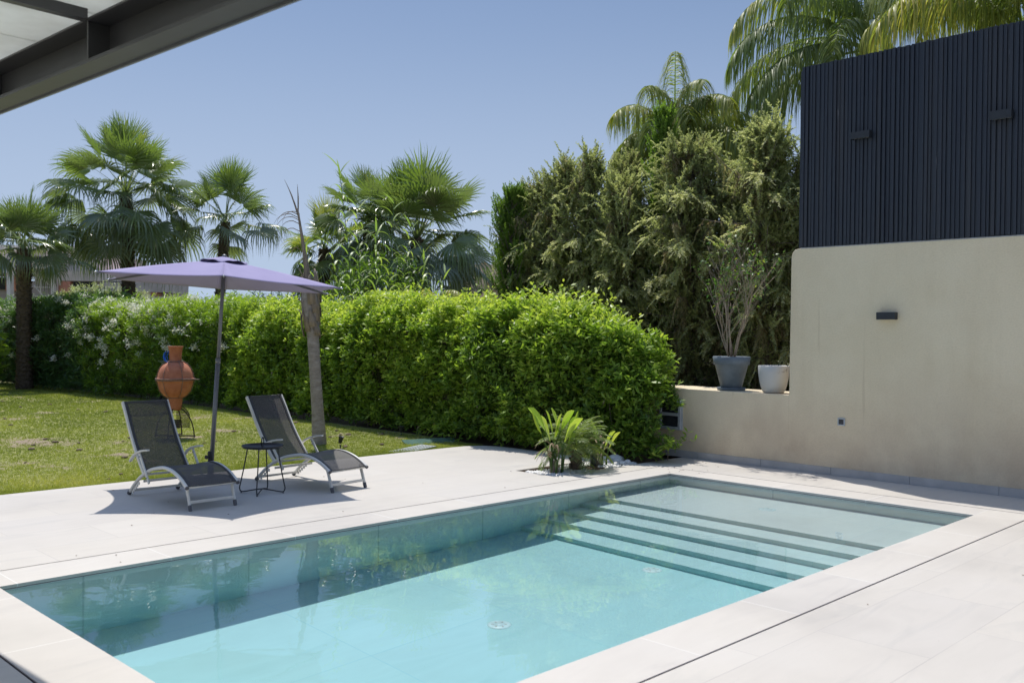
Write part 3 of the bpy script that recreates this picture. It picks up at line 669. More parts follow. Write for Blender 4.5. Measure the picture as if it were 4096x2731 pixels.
v = [A+Vector((0, 0, .034))]; f = []; nn = 48
for i in range(1, 7):
    t = i/6
    for j in range(nn):
        a = 2*math.pi*j/nn; seg = (j/nn*6) % 1; p = A.lerp((T[int(j/nn*6) % 6].lerp(T[(int(j/nn*6)+1) % 6], seg)), .205*t)
        v.append(p+Vector((0, 0, .034-.012*t*t+(.014*math.sin(5*a)+.008*math.sin(11*a+1))*t**3)))
for j in range(nn): f.append((0, 1+j, 1+(j+1) % nn))
for i in range(5):
    for j in range(nn): f.append((1+i*nn+j, 1+(i+1)*nn+j, 1+(i+1)*nn+(j+1) % nn, 1+i*nn+(j+1) % nn))
vn = MB().add(v, f, True).build('vent_cap', M['canvas'], ub); so_ = vn.modifiers.new('thick', 'SOLIDIFY'); so_.thickness = .002
up_ = (A-Vector((0, 0, .03))); bt = Vector((0, 0, .05))
MB().lathe([(0, 0), (.020, .002), (.026, .010), (.022, .020), (.010, .03), (0, .032)], 16).build('finial', M['dark_metal'], ub, 0, A+Vector((0, 0, .026)))
J = bt.lerp(up_, .545)
MB().tube([bt+(J-bt)*.1, J], .0235, 16).build('lower_pole', M['dark_metal'], ub)
MB().tube([J, up_], .0190, 16).build('upper_pole', M['dark_metal'], ub)
MB().tube([J-(up_-bt).normalized()*.035, J+(up_-bt).normalized()*.02], .0265, 16).build('pole_collar', M['dark_metal'], ub)
for t_ in T:
    d_ = (t_-A).normalized(); rb = MB().bar(A+Vector((0, 0, -.030)), t_+Vector((0, 0, -.012)), .012, .018).build('rib', M['dark_metal'], ub)
    MB().tube([t_-d_*.01, t_+d_*.028], .0085, 8).build('tip', M['chrome'], rb)
    run = bt.lerp(up_, .945); MB().bar(run, A.lerp(t_, .42)+Vector((0, 0, -.035)), .008, .012).build('strut', M['dark_metal'], rb)
MB().lathe([(.020, -.02), (.028, -.02), (.032, 0), (.028, .02), (.020, .02)], 18).build('runner', M['dark_metal'], ub, 0, bt.lerp(up_, .945))
MB().lathe([(0, .062), (.12, .060), (.235, .045), (.262, .030), (.265, .018), (.25, .012), (0, .012)], 48).build('base', M['rubber'], ub)
tube_ = MB().lathe([(.0, .06), (.030, .06), (.030, .315), (.026, .32), (0, .32)], 20).build('base_sleeve', M['rubber'], ub)
kb = MB().tube([(-.028, -.012, .265), (-.060, -.026, .265)], .006, 8); kb.tube([(-.060, -.026, .265), (-.066, -.029, .265)], .022, 10); kb.build('clamp_knob', M['rubber'], tube_)
for a in (200, 290, 20, 110):
    x, y = .235*math.cos(R(a)), .235*math.sin(R(a)); MB().tube([(x-.008, y, .016), (x+.008, y, .016)], .016, 12).build('caster', M['dark_metal'], ub)

# ------------------------------------------------------------------ chiminea
CH = (6.315, 13.2, -.01)
ch = thing('chiminea', CH, 'round terracotta chiminea with short flared neck in an iron stand', 'chiminea')
body = [(.0, .42), (.085, .42), (.098, .44), (.108, .58), (.112, .60), (.17, .635), (.225, .70), (.255, .79), (.262, .835), (.282, .850), (.285, .872), (.268, .885), (.262, .90), (.252, .96), (.222, 1.03), (.175, 1.085), (.12, 1.118), (.095, 1.125), (.090, 1.13), (.088, 1.15), (.092, 1.22), (.105, 1.335), (.118, 1.345), (.118, 1.352), (.100, 1.352), (.082, 1.20), (.078, 1.13), (0, 1.12)]
MB().lathe(body, 48, (0, 0), True, .004).build('body', M['clay'], ch)
bd = MB()
def ring_pts(r, z, n_=40, ph=0): return [(r*math.cos(2*math.pi*k/n_+ph), r*math.sin(2*math.pi*k/n_+ph), z+.003*math.sin(3*2*math.pi*k/n_)) for k in range(n_+1)]
bd.tube(ring_pts(.292, .878), .0075, 6, False); bd.tube(ring_pts(.290, .856), .005, 6, False); bd.tube(ring_pts(.112, 1.132), .006, 6, False); bd.tube(ring_pts(.120, .60), .006, 6, False)
prof = [(.120, .60), (.176, .63), (.232, .70), (.262, .79), (.291, .86), (.275, .90), (.260, .96), (.230, 1.032), (.182, 1.09), (.115, 1.134)]
for k_ in range(6):
    a = k_*math.pi/3+.45; bd.tube(spline([((r_+.004)*math.cos(a), (r_+.004)*math.sin(a), z_) for r_, z_ in prof], 3), .0045, 6)
bd.tube([(.205, -.205, .868), (.265, -.265, .872)], .007, 6)
bd.build('wire_cage', M['iron_light'], ch)
stn = MB(); Rr = _r.copy(); Rr.z = 0; Rr.normalize()
for ang in (0, 90):
    e = Matrix.Rotation(R(ang), 3, 'Z') @ Rr
    arcp = [e*(.30*math.cos(R(t_)))+Vector((0, 0, .02+.44*math.sin(R(t_)))) for t_ in range(0, 181, 9)]
    stn.tube(arcp, .0095, 8); stn.tube([e*-.32+Vector((0, 0, .045)), e*.32+Vector((0, 0, .045))], .011, 6)
stn.build('stand', M['iron'], ch)
gr = MB()
for k_ in range(26):                                # curved mesh basket hung behind
    y = -.02+.0 ; u = k_/25; gr.tube([Rr*(.02+.21*u)+Vector((0, 0, .16)), Rr*(.02+.21*u)+Vector((0, 0, .50*math.sqrt(max(.02, 1-(.75*u)**2))))], .0022, 4, False)
for z_ in np.arange(.17, .50, .022): gr.tube([Rr*.02+Vector((0, 0, z_)), Rr*(.02+.21*min(1, math.sqrt(max(.05, 1-(z_/.505)**2))/.66))+Vector((0, 0, z_))], .0022, 4, False)
gr.tube([Rr*(.02+.21*u)+Vector((0, 0, .505*math.sqrt(max(.02, 1-(.75*u)**2)))) for u in np.linspace(0, 1, 10)], .007, 6)
gr.build('grate', M['iron'], ch)
bx = MB()
for k_ in range(5):
    z0 = .155+.026*k_; bx.box((-.02, -.02, z0), (.075, .03, z0+.020), Matrix.Rotation(R(-45), 4, 'Z'))
bx.build('latch_box', M['iron'], ch)
bh = thing('plastic_band', (CH[0]-.075, CH[1]+.075, 1.19), 'bright blue plastic band hooked on the chiminea neck', 'plastic band')
v = []; f = []
for i in range(15):
    a = R(-75+150*i/14); wd = .016+.020*math.cos(a)
    for s_ in (-1, 1):
        for rr_ in (0, .010): v.append(tuple(Rr*(-(.068-rr_)*math.cos(a)+.005)+Vector((0, 0, .085*math.sin(a)))+_f*(s_*wd)))
for i in range(14):
    k_ = 4*i; f += [(k_, k_+4, k_+6, k_+2), (k_+1, k_+3, k_+7, k_+5), (k_, k_+1, k_+5, k_+4), (k_+2, k_+6, k_+7, k_+3)]
MB().add(v, f, True).build('band', M['blue'], bh)
MB().tube([Rr*.005+Vector((0, 0, -.08)), Rr*-.02+Vector((0, 0, 0)), Rr*.005+Vector((0, 0, .08))], .006, 6).build('strap', M['blue'], bh)

ch.scale = (.94, .94, 1)
# ------------------------------------------------------------------ garden spotlights and the cover on the lawn
def spotlight(loc, label, hgt=.14, tilt=20, rz=0, cyl=False):
    t_ = thing('garden_spotlight', loc, label, 'garden spotlight', 'small spotlights on stakes', R(rz))
    MB().tube([(0, 0, -.05), (0, 0, hgt*.5)], [.004, .010], 8).build('stake', M['black_metal'], t_)
    hd = MB().lathe([(0, -.035), (.020, -.03), (.027, -.01), (.034, .055), (.040, .060), (.040, .066), (.034, .066), (.030, .045), (0, .040)] if not cyl else [(0, -.09), (.035, -.09), (.040, -.08), (.040, .06), (.036, .068), (.030, .06), (0, .055)], 16).build('head', M['black_metal'], t_, 0, (0, 0, hgt*.5+.05))
    hd.rotation_euler = (R(tilt), 0, 0); MB().lathe([(0, .046 if not cyl else .057), (.029, .046 if not cyl else .057)], 16).build('lens', simple('spot_lens', (.3, .3, .3), .15), hd)
spotlight((7.45, 10.66, -.02), 'small black spotlight on the lawn beside the dead palm trunk', .13, 14, 30)
spotlight((8.773, 7.30, -.05), 'black cylindrical spotlight among the plants in the pebble bed', .17, 0, 0, True)
spotlight((9.05, 11.35, -.03), 'black spotlight half hidden at the hedge foot', .12, 10, 60)
spotlight((9.0, 19.5, -.02), 'spotlight at the hedge foot behind the chiminea', .14, 12, 60)
t_ = spotlight((8.78, 22.4, -.02), 'spotlight with pale head by the dark end of the hedge', .16, 60, 90)

gp = thing('drain_cover', (8.22, 10.02, -.015), 'pale perforated cover plate lying on the grass at the deck edge', 'cover plate')
q = MB(); q.box((-.36, -.14, 0), (.30, .14, .012), Matrix.Rotation(R(8), 4, 'Z') @ Matrix.Rotation(R(-3), 4, 'Y')); q.build('plate', simple('galvanised', (.36, .40, .38), .5, 0, .12, 60, .3), gp)
q = MB()
for i in range(12):
    for j in range(4): q.box((-.32+.05*i, -.11+.058*j, .0125), (-.32+.05*i+.03, -.11+.058*j+.02, .0140), Matrix.Rotation(R(8), 4, 'Z') @ Matrix.Rotation(R(-3), 4, 'Y'))
q.build('perforation', M['slot'], gp)
gs = thing('glass_sheet', (8.86, 10.42, -.02), 'greenish glass sheet lying against the hedge foot', 'glass sheet')
MB().box((-.40, -.16, .0), (.42, .16, .010), Matrix.Rotation(R(-14), 4, 'Z') @ Matrix.Rotation(R(16), 4, 'X')).build('sheet', simple('green_glass', (.10, .17, .14), .15, 0, .2, 4), gs)
MB().box((-.40, -.165, -.006), (.42, -.161, .016), Matrix.Rotation(R(-14), 4, 'Z') @ Matrix.Rotation(R(16), 4, 'X')).build('edge', simple('glass_edge', (.10, .35, .28), .3), gs)

# ------------------------------------------------------------------ flower pots on the ledge
gpz = .89
fp = thing('flower_pot', (10.50, 6.47, gpz), 'large grey flower pot with saucer standing on the wall ledge', 'flower pot', 'pots on the wall ledge')
m_pot = simple('grey_pot', (.125, .155, .185), .7, 0, .28, 5, .15)
MB().lathe([(0, .022), (.125, .022), (.130, .03), (.208, .325), (.226, .328), (.236, .425), (.226, .432), (.214, .425), (.205, .36), (0, .35)], 48).build('pot', m_pot, fp)
MB().lathe([(0, .002), (.172, .002), (.184, .035), (.180, .038), (.170, .020), (0, .018)], 48).build('saucer', m_pot, fp)
MB().lathe([(0, .385), (.10, .392), (.208, .383)], 24).build('soil', M['soil'], fp)
m, n, b, o = nodes_of('stained_white_pot'); t = noise(n, 7, 6, .7); t2 = noise(n, 3, 3); r = ramp(n, t.outputs['Fac'], [(.60, (.50, .49, .465)), (.70, (.22, .19, .17))]); n.links.new(r.outputs[0], b.inputs['Base Color']); b.inputs['Roughness'].default_value = .55
wp = thing('flower_pot', (10.475, 5.86, gpz), 'smaller stained white flower pot next to the tall wall', 'flower pot', 'pots on the wall ledge')
MB().lathe([(0, .004), (.120, .004), (.132, .018), (.155, .08), (.174, .16), (.185, .25), (.188, .33), (.182, .336), (.174, .33), (.170, .27), (0, .26)], 48).build('pot', m, wp)
MB().lathe([(0, .275), (.171, .272)], 24).build('soil', M['soil'], wp)

# half bare shrub in the grey pot
sh = thing('potted_shrub', (10.50, 6.47, gpz+.37), 'half bare shrub with pale twigs in the grey pot', 'shrub')
tw = MB(); tips = []; rr = random.Random(8)
def branch(p, d, L, r, lev):
    n_ = 5; pts = [Vector(p)]; dd = Vector(d).normalized()
    for i in range(n_):
        dd = (dd+Vector((rr.uniform(-.13, .13), rr.uniform(-.13, .13), rr.uniform(-.02, .14)))).normalized(); pts.append(pts[-1]+dd*L/n_)
    tw.tube(pts, [r*(1-.6*i/n_) for i in range(n_+1)], 5)
    if lev < 3:
        for k in range(3 if lev else 4):
            j = rr.randint(2, n_); a = rr.uniform(0, 6.28)
            nd = (dd+Vector((math.cos(a)*.62, math.sin(a)*.62, rr.uniform(-.05, .3)))).normalized(); branch(pts[j], nd, L*rr.uniform(.45, .68), r*.5, lev+1)
    else: tips.append((pts[-1], dd))
    if lev >= 1: tips.append((pts[3], dd))
for k in range(8):
    a = k*.785+.3; tl = rr.uniform(.18, .42); branch((.03*math.cos(a), .03*math.sin(a), 0), (tl*math.cos(a), tl*math.sin(a), 1), rr.uniform(.66, .92), .011, 0)
tw.build('branches', M['twig'], sh)
Lv = Leaves(); tp_ = [t for t in tips if rr.random() < .42 and t[0].z < 1.9]
base = np.repeat(np.array([t[0] for t in tp_]), 2, 0); base += rng.normal(size=base.shape)*.012; d = np.repeat(np.array([t[1] for t in tp_]), 2, 0)+rng.normal(size=base.shape)*.6; d[:, 2] -= .7
Lv.leaves(base, d, .035+.03*rng.random(len(base)), .011, np.clip(rng.random(len(base))**1.3, 0, 1), .35, 4); Lv.build('foliage', M['lf_pot'], sh)

# ------------------------------------------------------------------ hedges
def hedge_section(y, u, y0, y1, H, xf, xb, cap0=True, cap1=False):
    """u in 0..1 goes up the front, over the top, a little down the back; returns point and outward normal"""
    dep = (xb-xf)/2; Hh = H
    per_f = Hh; per_t = (xb-xf); tot = per_f+per_t+.5
    s_ = u*tot
    z = np.where(s_ < per_f, s_, np.where(s_ < per_f+per_t, Hh, Hh-(s_-per_f-per_t)))
    x = np.where(s_ < per_f, xf, np.where(s_ < per_f+per_t, xf+(s_-per_f), xb))
    # round the corners
    rc = .38; cxf = xf+rc; czt = Hh-rc
    inc = (x < cxf) & (z > czt); a = np.arctan2(z-czt, cxf-x); x = np.where(inc, cxf-rc*np.cos(a), x); z = np.where(inc, czt+rc*np.sin(a), z)
    cxb = xb-rc; inb = (x > cxb) & (z > czt); a2 = np.arctan2(z-czt, x-cxb); x = np.where(inb, cxb+rc*np.cos(a2), x); z = np.where(inb, czt+rc*np.sin(a2), z)
    nx_ = np.where(x < cxf, -np.clip((cxf-x)/rc, 0, 1), np.where(x > cxb, np.clip((x-cxb)/rc, 0, 1), 0)); nz_ = np.where(z > czt, np.clip((z-czt)/rc, 0, 1), 0)
    nx_ = np.where((nx_ == 0) & (nz_ == 0), -1, nx_)
    return x, z, nx_, nz_

def hedge(name, label, y0, y1, H, xf, xb, per_m2, k, slen, ll, lw, mat, tintf, cap=0, flowers=0, fl_box=None, core_mat='core', lump=.16, bot=.0, seed=0, face_base=.05, tall=0):
    """H, xf, xb are functions of y"""
    t_ = thing(name, ((xf((y0+y1)/2)+xb((y0+y1)/2))/2, (y0+y1)/2, 0), label, 'hedge', 'hedges along the back of the garden')
    org = np.array(t_.location)
    area = (y1-y0)*(2.0+1.2+.5); n_ = int(area*per_m2)
    y = y0+(y1-y0)*rng.random(n_); u = rng.random(n_); Hy = H(y)
    x, z, nx_, nz_ = hedge_section(y, u, y0, y1, Hy, xf(y), xb(y))
    ny_ = np.zeros(n_)
    if cap:                                           # rounded end towards -y
        e = np.clip((cap-(y-y0))/cap, 0, 1); sh_ = np.sqrt(np.clip(1-e**2.4, 0, 1)); xm = (xf(y)+xb(y))/2
        x = xm+(x-xm)*(.25+.75*sh_); z = z*(1-.22*e**2*(1-sh_*.3)); ny_ = -e*1.2; z = np.where(e > 0, z*(.80+.20*sh_), z)
    no = norm(np.stack([nx_, ny_, nz_], -1))
    lum = (fbm(y*1.3+x*.7, z*1.5+x, seed+60)-.5)*2.6*lump+(fbm(y*4+x*3, z*4+x*2, seed+61)-.5)*2.2*lump
    inset = -np.abs(rng.normal(size=n_))*.13+.05
    p = np.stack([x, y, z], -1)+no*(lum+inset)[:, None]
    p[:, 2] = np.maximum(p[:, 2], face_base+rng.random(n_)*.12)
    ax = no*.75+np.array([0, 0, .55])+rng.normal(size=(n_, 3))*.42
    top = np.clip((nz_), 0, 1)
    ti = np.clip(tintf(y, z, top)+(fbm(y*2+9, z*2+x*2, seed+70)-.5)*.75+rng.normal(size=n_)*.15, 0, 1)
    # upright young shoots standing out of the top
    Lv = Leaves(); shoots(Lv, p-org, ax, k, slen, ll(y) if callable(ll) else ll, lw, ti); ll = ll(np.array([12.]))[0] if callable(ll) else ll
    if tall:
        m_ = int((y1-y0)*tall); yt = y0+cap*.6+(y1-y0-cap*.6)*rng.random(m_); xt = xf(yt)+.1+(xb(yt)-xf(yt)-.1)*rng.random(m_)
        pt_ = np.stack([xt, yt, H(yt)+(fbm(yt*1.3, xt, seed+60)-.5)*.25-.04], -1); axt = np.array([-.1, 0, 1])+rng.normal(size=(m_, 3))*.28
        shoots(Lv, pt_-org, axt, k+4, slen*(1.6+1.3*rng.random((m_*(k+4)))), ll*1.1, lw, np.clip(.78+rng.normal(size=m_)*.12, 0, 1))
    nb = int(area*26); ib = rng.integers(0, n_, nb); Lb = Leaves(); Lb.leaves(p[ib]-org+no[ib]*.03+rng.normal(size=(nb, 3))*.04, unit(nb)+np.array([0, 0, -.5]), .07, .011, rng.random(nb), .3, 3); Lb.build('dry_leaves', M['dead_frond'], t_)
    Lv.build('foliage', mat, t_)
    # twiggy inside
    ny2, nu = int((y1-y0)/.25)+2, 22; v = []; f = []
    for i in range(ny2):
        yy_ = y0+.25+(y1-y0-.25)*i/(ny2-1)
        e = max(0, (cap-(yy_-y0))/cap) if cap else 0; s2 = math.sqrt(max(0, 1-e**2.4))
        for j in range(nu):
            xx_, zz_, a_, b_ = hedge_section(np.array([yy_]), np.array([j/(nu-1)*.985]), y0, y1, np.array([float(H(np.array([yy_]))[0])]), xf(np.array([yy_])), xb(np.array([yy_])))
            nn_ = norm(np.array([a_[0], 0, b_[0]])); dd = .20+.10*vnoise(np.array([yy_*3]), np.array([j*.7]), seed+3)[0]
            xm = float((xf(np.array([yy_]))+xb(np.array([yy_])))[0]/2); X_ = xm+(xx_[0]-xm)*(.25+.75*s2) ; Z_ = zz_[0]*(1-.22*e*e)*(.8+.2*s2)
            v.append((X_-nn_[0]*dd-org[0], yy_-org[1], max(.06, Z_-nn_[2]*dd)))
    for i in range(ny2-1):
        for j in range(nu-1): f.append((i*nu+j, i*nu+j+1, (i+1)*nu+j+1, (i+1)*nu+j))
    f += [tuple(range(nu)), tuple(reversed(range((ny2-1)*nu, ny2*nu)))]
    MB().add(v, f, True).build('inner_branches', M[core_mat], t_)
    stm = MB(); rr = random.Random(seed)
    for i in range(int((y1-y0)*3)):
        yy_ = y0+.3+rr.random()*(y1-y0-.3); xx_ = float(xf(np.array([yy_]))[0])+.15+rr.random()*.35
        stm.tube([(xx_-org[0], yy_-org[1], -.05), (xx_-org[0]+rr.uniform(-.08, .08), yy_-org[1]+rr.uniform(-.08, .08), .28), (xx_-org[0]+rr.uniform(-.15, .1), yy_-org[1]+rr.uniform(-.15, .15), .7)], [.012, .010, .006], 5)
    stm.build('stems', M['twig'], t_)
    if flowers:
        n_ = flowers; y = y0+(y1-y0)*rng.random(n_*3); u = .18+.62*rng.random(n_*3)
        x, z, nx_, nz_ = hedge_section(y, u, y0, y1, H(y), xf(y), xb(y)); keep = np.where(rng.random(n_*3) < fl_box(y, z))[0][:n_]
        c_ = np.stack([x, y, z], -1)[keep]; no = norm(np.stack([nx_, 0*x, nz_], -1))[keep]; c_ = c_+no*(.10+.12*rng.random(len(keep)))[:, None]
        q_ = 60; cc = np.repeat(c_, q_, 0)+rng.normal(size=(len(keep)*q_, 3))*np.array([.040, .046, .040]); d = norm(rng.normal(size=cc.shape)+np.repeat(no, q_, 0))
        Fl = Leaves(); Fl.leaves(cc-org, d, .038, .014, rng.random(len(cc)), .1, 3, [.5, 1, .5]); Fl.build('flowers', M['flower'], t_)
    return t_

c_ = lambda v: (lambda y: np.asarray(y)*0+v)
xf_main = lambda y: np.interp(y, [6.5, 7.2, 8.2, 9.6, 13, 17], [9.62, 9.55, 9.42, 9.38, 9.42, 9.42])
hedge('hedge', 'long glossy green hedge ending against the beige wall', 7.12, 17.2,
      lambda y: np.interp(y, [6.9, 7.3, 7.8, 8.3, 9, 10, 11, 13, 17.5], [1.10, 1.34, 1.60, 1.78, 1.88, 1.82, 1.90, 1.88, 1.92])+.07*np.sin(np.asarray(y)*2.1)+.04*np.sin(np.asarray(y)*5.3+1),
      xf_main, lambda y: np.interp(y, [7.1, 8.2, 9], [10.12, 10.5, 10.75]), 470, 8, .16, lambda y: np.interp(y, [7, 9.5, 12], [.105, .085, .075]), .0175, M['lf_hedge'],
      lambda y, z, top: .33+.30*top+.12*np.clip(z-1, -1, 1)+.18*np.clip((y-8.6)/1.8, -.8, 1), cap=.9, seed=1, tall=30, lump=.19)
hedge('oleander_hedge', 'bright oleander hedge sprinkled with clusters of white flowers', 16.9, 23.2,
      lambda y: 1.98+.06*np.sin(np.asarray(y)*1.7), lambda y: np.interp(y, [17, 20, 23.2], [9.42, 9.25, 8.85]), c_(10.9), 330, 8, .16, .11, .0105, M['lf_ole'],
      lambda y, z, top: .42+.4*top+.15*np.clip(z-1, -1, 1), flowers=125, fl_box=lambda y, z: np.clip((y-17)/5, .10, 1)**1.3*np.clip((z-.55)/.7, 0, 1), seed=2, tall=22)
hedge('oleander_hedge', 'darker oleander hedge with a few white clusters behind the shaggy palm', 23.0, 29.5,
      lambda y: 2.1+.12*np.sin(np.asarray(y)*1.3+1), lambda y: np.interp(y, [23, 29], [8.95, 8.45]), c_(10.6), 240, 8, .17, .13, .013, M['lf_oledark'],
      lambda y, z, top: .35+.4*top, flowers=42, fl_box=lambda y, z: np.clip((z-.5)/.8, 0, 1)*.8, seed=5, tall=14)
# low sprig at the foot of the hedge by the wall
sp_ = thing('seedling', (9.86, 6.98, 0), 'leafy sprig at the foot of the hedge against the wall skirting', 'plant')
Lv = Leaves(); cc = rng.normal(size=(26, 3))*np.array([.10, .13, .06])+np.array([-.08, -.04, .20]); shoots(Lv, cc, norm(cc+np.array([-.2, -.1, .2])), 7, .12, .085, .016, .35+.2*rng.random(26)); Lv.build('foliage', M['lf_hedge'], sp_)
MB().tube([(0, 0, -.03), (-.03, -.02, .12), (-.08, -.05, .24)], [.006, .005, .003], 5).build('stem', M['twig'], sp_)

# ------------------------------------------------------------------ fan palms
def fan_leaf(Lv, p0, az, el, Lp, Rf, tint, droop, nseg=34, spanA=118, w0=1.0, yel=0):
    d = np.array([math.cos(el)*math.cos(az), math.cos(el)*math.sin(az), math.sin(el)])
    # petiole arcs under its weight
    t = np.linspace(0, 1, 6); P = p0+d*(Lp*t)[:, None]; P[:, 2] -= .22*Lp*t**2*(1+droop*.4)*max(.15, math.cos(el))
    side = norm(np.cross(d, np.array([0, 0, 1.])) if abs(d[2]) < .95 else np.array([-math.sin(az), math.cos(az), 0]))
    Lv.ribbons(P[None], np.array([[.035, .024, .018, .015, .013, .012]])*w0, side[None], .42)
    c0 = P[-1]; d2 = norm(P[-1]-P[-2]); side = norm(side+np.cross(side, d2)*rng.normal()*.45+rng.normal(size=3)*.15); nrm = np.cross(side, d2)
    if nrm[2] < 0: nrm = -nrm
    th = np.radians(np.linspace(-spanA, spanA, nseg)); m_ = 7; r_ = np.linspace(.04, 1, m_)
    dirs = np.cos(th)[:, None]*d2+np.sin(th)[:, None]*side
    Ls = Rf*(.80+.20*np.cos(th*.75))*(1+rng.normal(size=nseg)*.05)
    P = c0+dirs[:, None]*(Ls[:, None]*r_)[..., None]
    cup = .16*(1-np.cos(th))*Rf; P = P+nrm*(cup[:, None]*r_**1.3)[..., None]*(.6 if droop < .5 else .1)
    dr = droop*(.55+.6*rng.random(nseg)); free = np.clip((r_-.48)/.52, 0, 1)
    P[..., 2] -= (dr[:, None]*Rf*.62*free**1.35+.06*droop*r_**2*Rf)
    # tips swing in once they hang
    P -= dirs[:, None]*(dr[:, None]*Ls[:, None]*.50*free**1.6)[..., None]; P += rng.normal(size=P.shape)*(.022*free)[None, :, None]
    dth = np.radians(2*spanA/nseg); wd = np.minimum(r_*Rf*dth*.56, .014*Rf+.010)*np.clip((1-r_)/.50, .04, 1)
    W = np.broadcast_to(wd*w0, (nseg, m_))
    chord = -np.sin(th)[:, None]*d2+np.cos(th)[:, None]*side; sg = np.where(np.arange(nseg) % 2 == 0, 1, -1)[:, None]
    S = norm(chord+nrm*sg*.55)
    Lv.ribbons(P, W, S, np.clip(tint+rng.normal(size=nseg)*.07, 0, 1))

def palm_trunk(pts, rs, t_, mat='palmbark', boots=True, seed=0):
    """trunk ringed by broken leaf bases, one mesh"""
    q = MB(); pts = spline(pts, 8); n_ = len(pts); rs = np.interp(np.linspace(0, 1, n_), np.linspace(0, 1, len(rs)), rs); q.tube(pts, list(rs), 18)
    rr = random.Random(seed)
    if boots:
        tot = sum((pts[i+1]-pts[i]).length for i in range(n_-1)); rows = int(tot/.075)
        for i in range(rows):
            u = (i+.5)/rows*(n_-1); j = int(u); p = pts[j].lerp(pts[min(j+1, n_-1)], u-j); r_ = rs[j]
            for k in range(8):
                a = 2*math.pi*(k+(i % 2)*.5)/8+rr.uniform(-.12, .12); c, s = math.cos(a), math.sin(a); o_ = rr.uniform(.012, .045)
                b_ = Vector((p.x+r_*.96*c, p.y+r_*.96*s, p.z-.05)); tip = Vector((p.x+(r_+o_)*c, p.y+(r_+o_)*s, p.z+rr.uniform(.0, .05)))
                sd_ = Vector((-s, c, 0))*r_*.34; q.add([b_-sd_, b_+sd_, tip+sd_*.75, tip-sd_*.75, tip+sd_*.6-Vector((c*.03, s*.03, .0)), tip-sd_*.6-Vector((c*.03, s*.03, 0))], [(0, 1, 2, 3), (3, 2, 4, 5)])
    return q.build('trunk', M[mat], t_)

def fan_palm(loc, crown, trunk_r, Rc, nf, label, elmin=-50, yel=0, seed=0, base_z=0, boots=True, petr=.45, droop=1.0, leanx=(0, 0)):
    t_ = thing('fan_palm', (loc[0], loc[1], base_z), label, 'palm tree', 'fan palms behind and beside the hedge')
    org = Vector((loc[0], loc[1], base_z)); cr = Vector(crown)-org
    palm_trunk([(0, 0, -.1), (cr.x*.3+leanx[0], cr.y*.3+leanx[1], cr.z*.45), (cr.x*.8, cr.y*.8, cr.z*.85), tuple(cr)], [trunk_r*1.12, trunk_r, trunk_r*.92, trunk_r*.7], t_, boots=boots, seed=seed)
    Lv = Leaves(); ga = 2.39996
    for i in range(nf):
        u = i/(nf-1); el = R(86-(86-elmin)*u**.95)+random.uniform(-.26, .26); az = i*ga+random.uniform(-.4, .4)
        Rf = Rc*(1-petr)*random.uniform(.78, 1.05)*1.05; Lp = Rc*petr*random.uniform(.8, 1.25)*(1 if u > .1 else .85)
        ti = .80-.55*u+random.uniform(-.12, .12)+yel*random.random()
        fan_leaf(Lv, np.array(cr)+np.array([0, 0, -.10*u]), az, el, Lp, Rf, ti, droop*random.uniform(.55, 1.25)*(.10+1.15*max(0, u-.10)), spanA=random.uniform(38, 60) if u < .10 else random.uniform(85, 125), nseg=34)
    Lv.build('crown', M['lf_palm'], t_); return t_

fan_palm((8.40, 26.05), (8.34, 26.0, 3.6), .185, 1.75, 30, 'shaggy fan palm at the left edge standing in front of the dark hedge', seed=1, elmin=4, petr=.48, droop=.85)
fan_palm((11.46, 26.8), (11.36, 26.93, 5.45), .185, 2.5, 62, 'tallest fan palm with a deep layered crown', seed=2, elmin=-50, petr=.52)
fan_palm((13.20, 25.04), (13.38, 24.90, 4.65), .145, 2.0, 25, 'slender fan palm with upright fan leaves between the tall one and the dead trunk', seed=3, elmin=2, petr=.48, droop=.8)
fan_palm((15.30, 18.68), (15.34, 18.65, 3.95), .20, 2.35, 66, 'broad dense fan palm right of the reeds', seed=4, elmin=-26, petr=.50)
fan_palm((15.0, 20.2), (14.98, 20.2, 4.35), .18, 1.9, 32, 'fan palm crown merging into the left side of the broad one', seed=14, elmin=-45, petr=.5)
fan_palm((14.19, 21.2), (14.24, 21.18, 3.75), .17, 1.65, 26, 'small yellowing fan palm just behind the dead trunk', seed=6, elmin=-48, yel=.45)

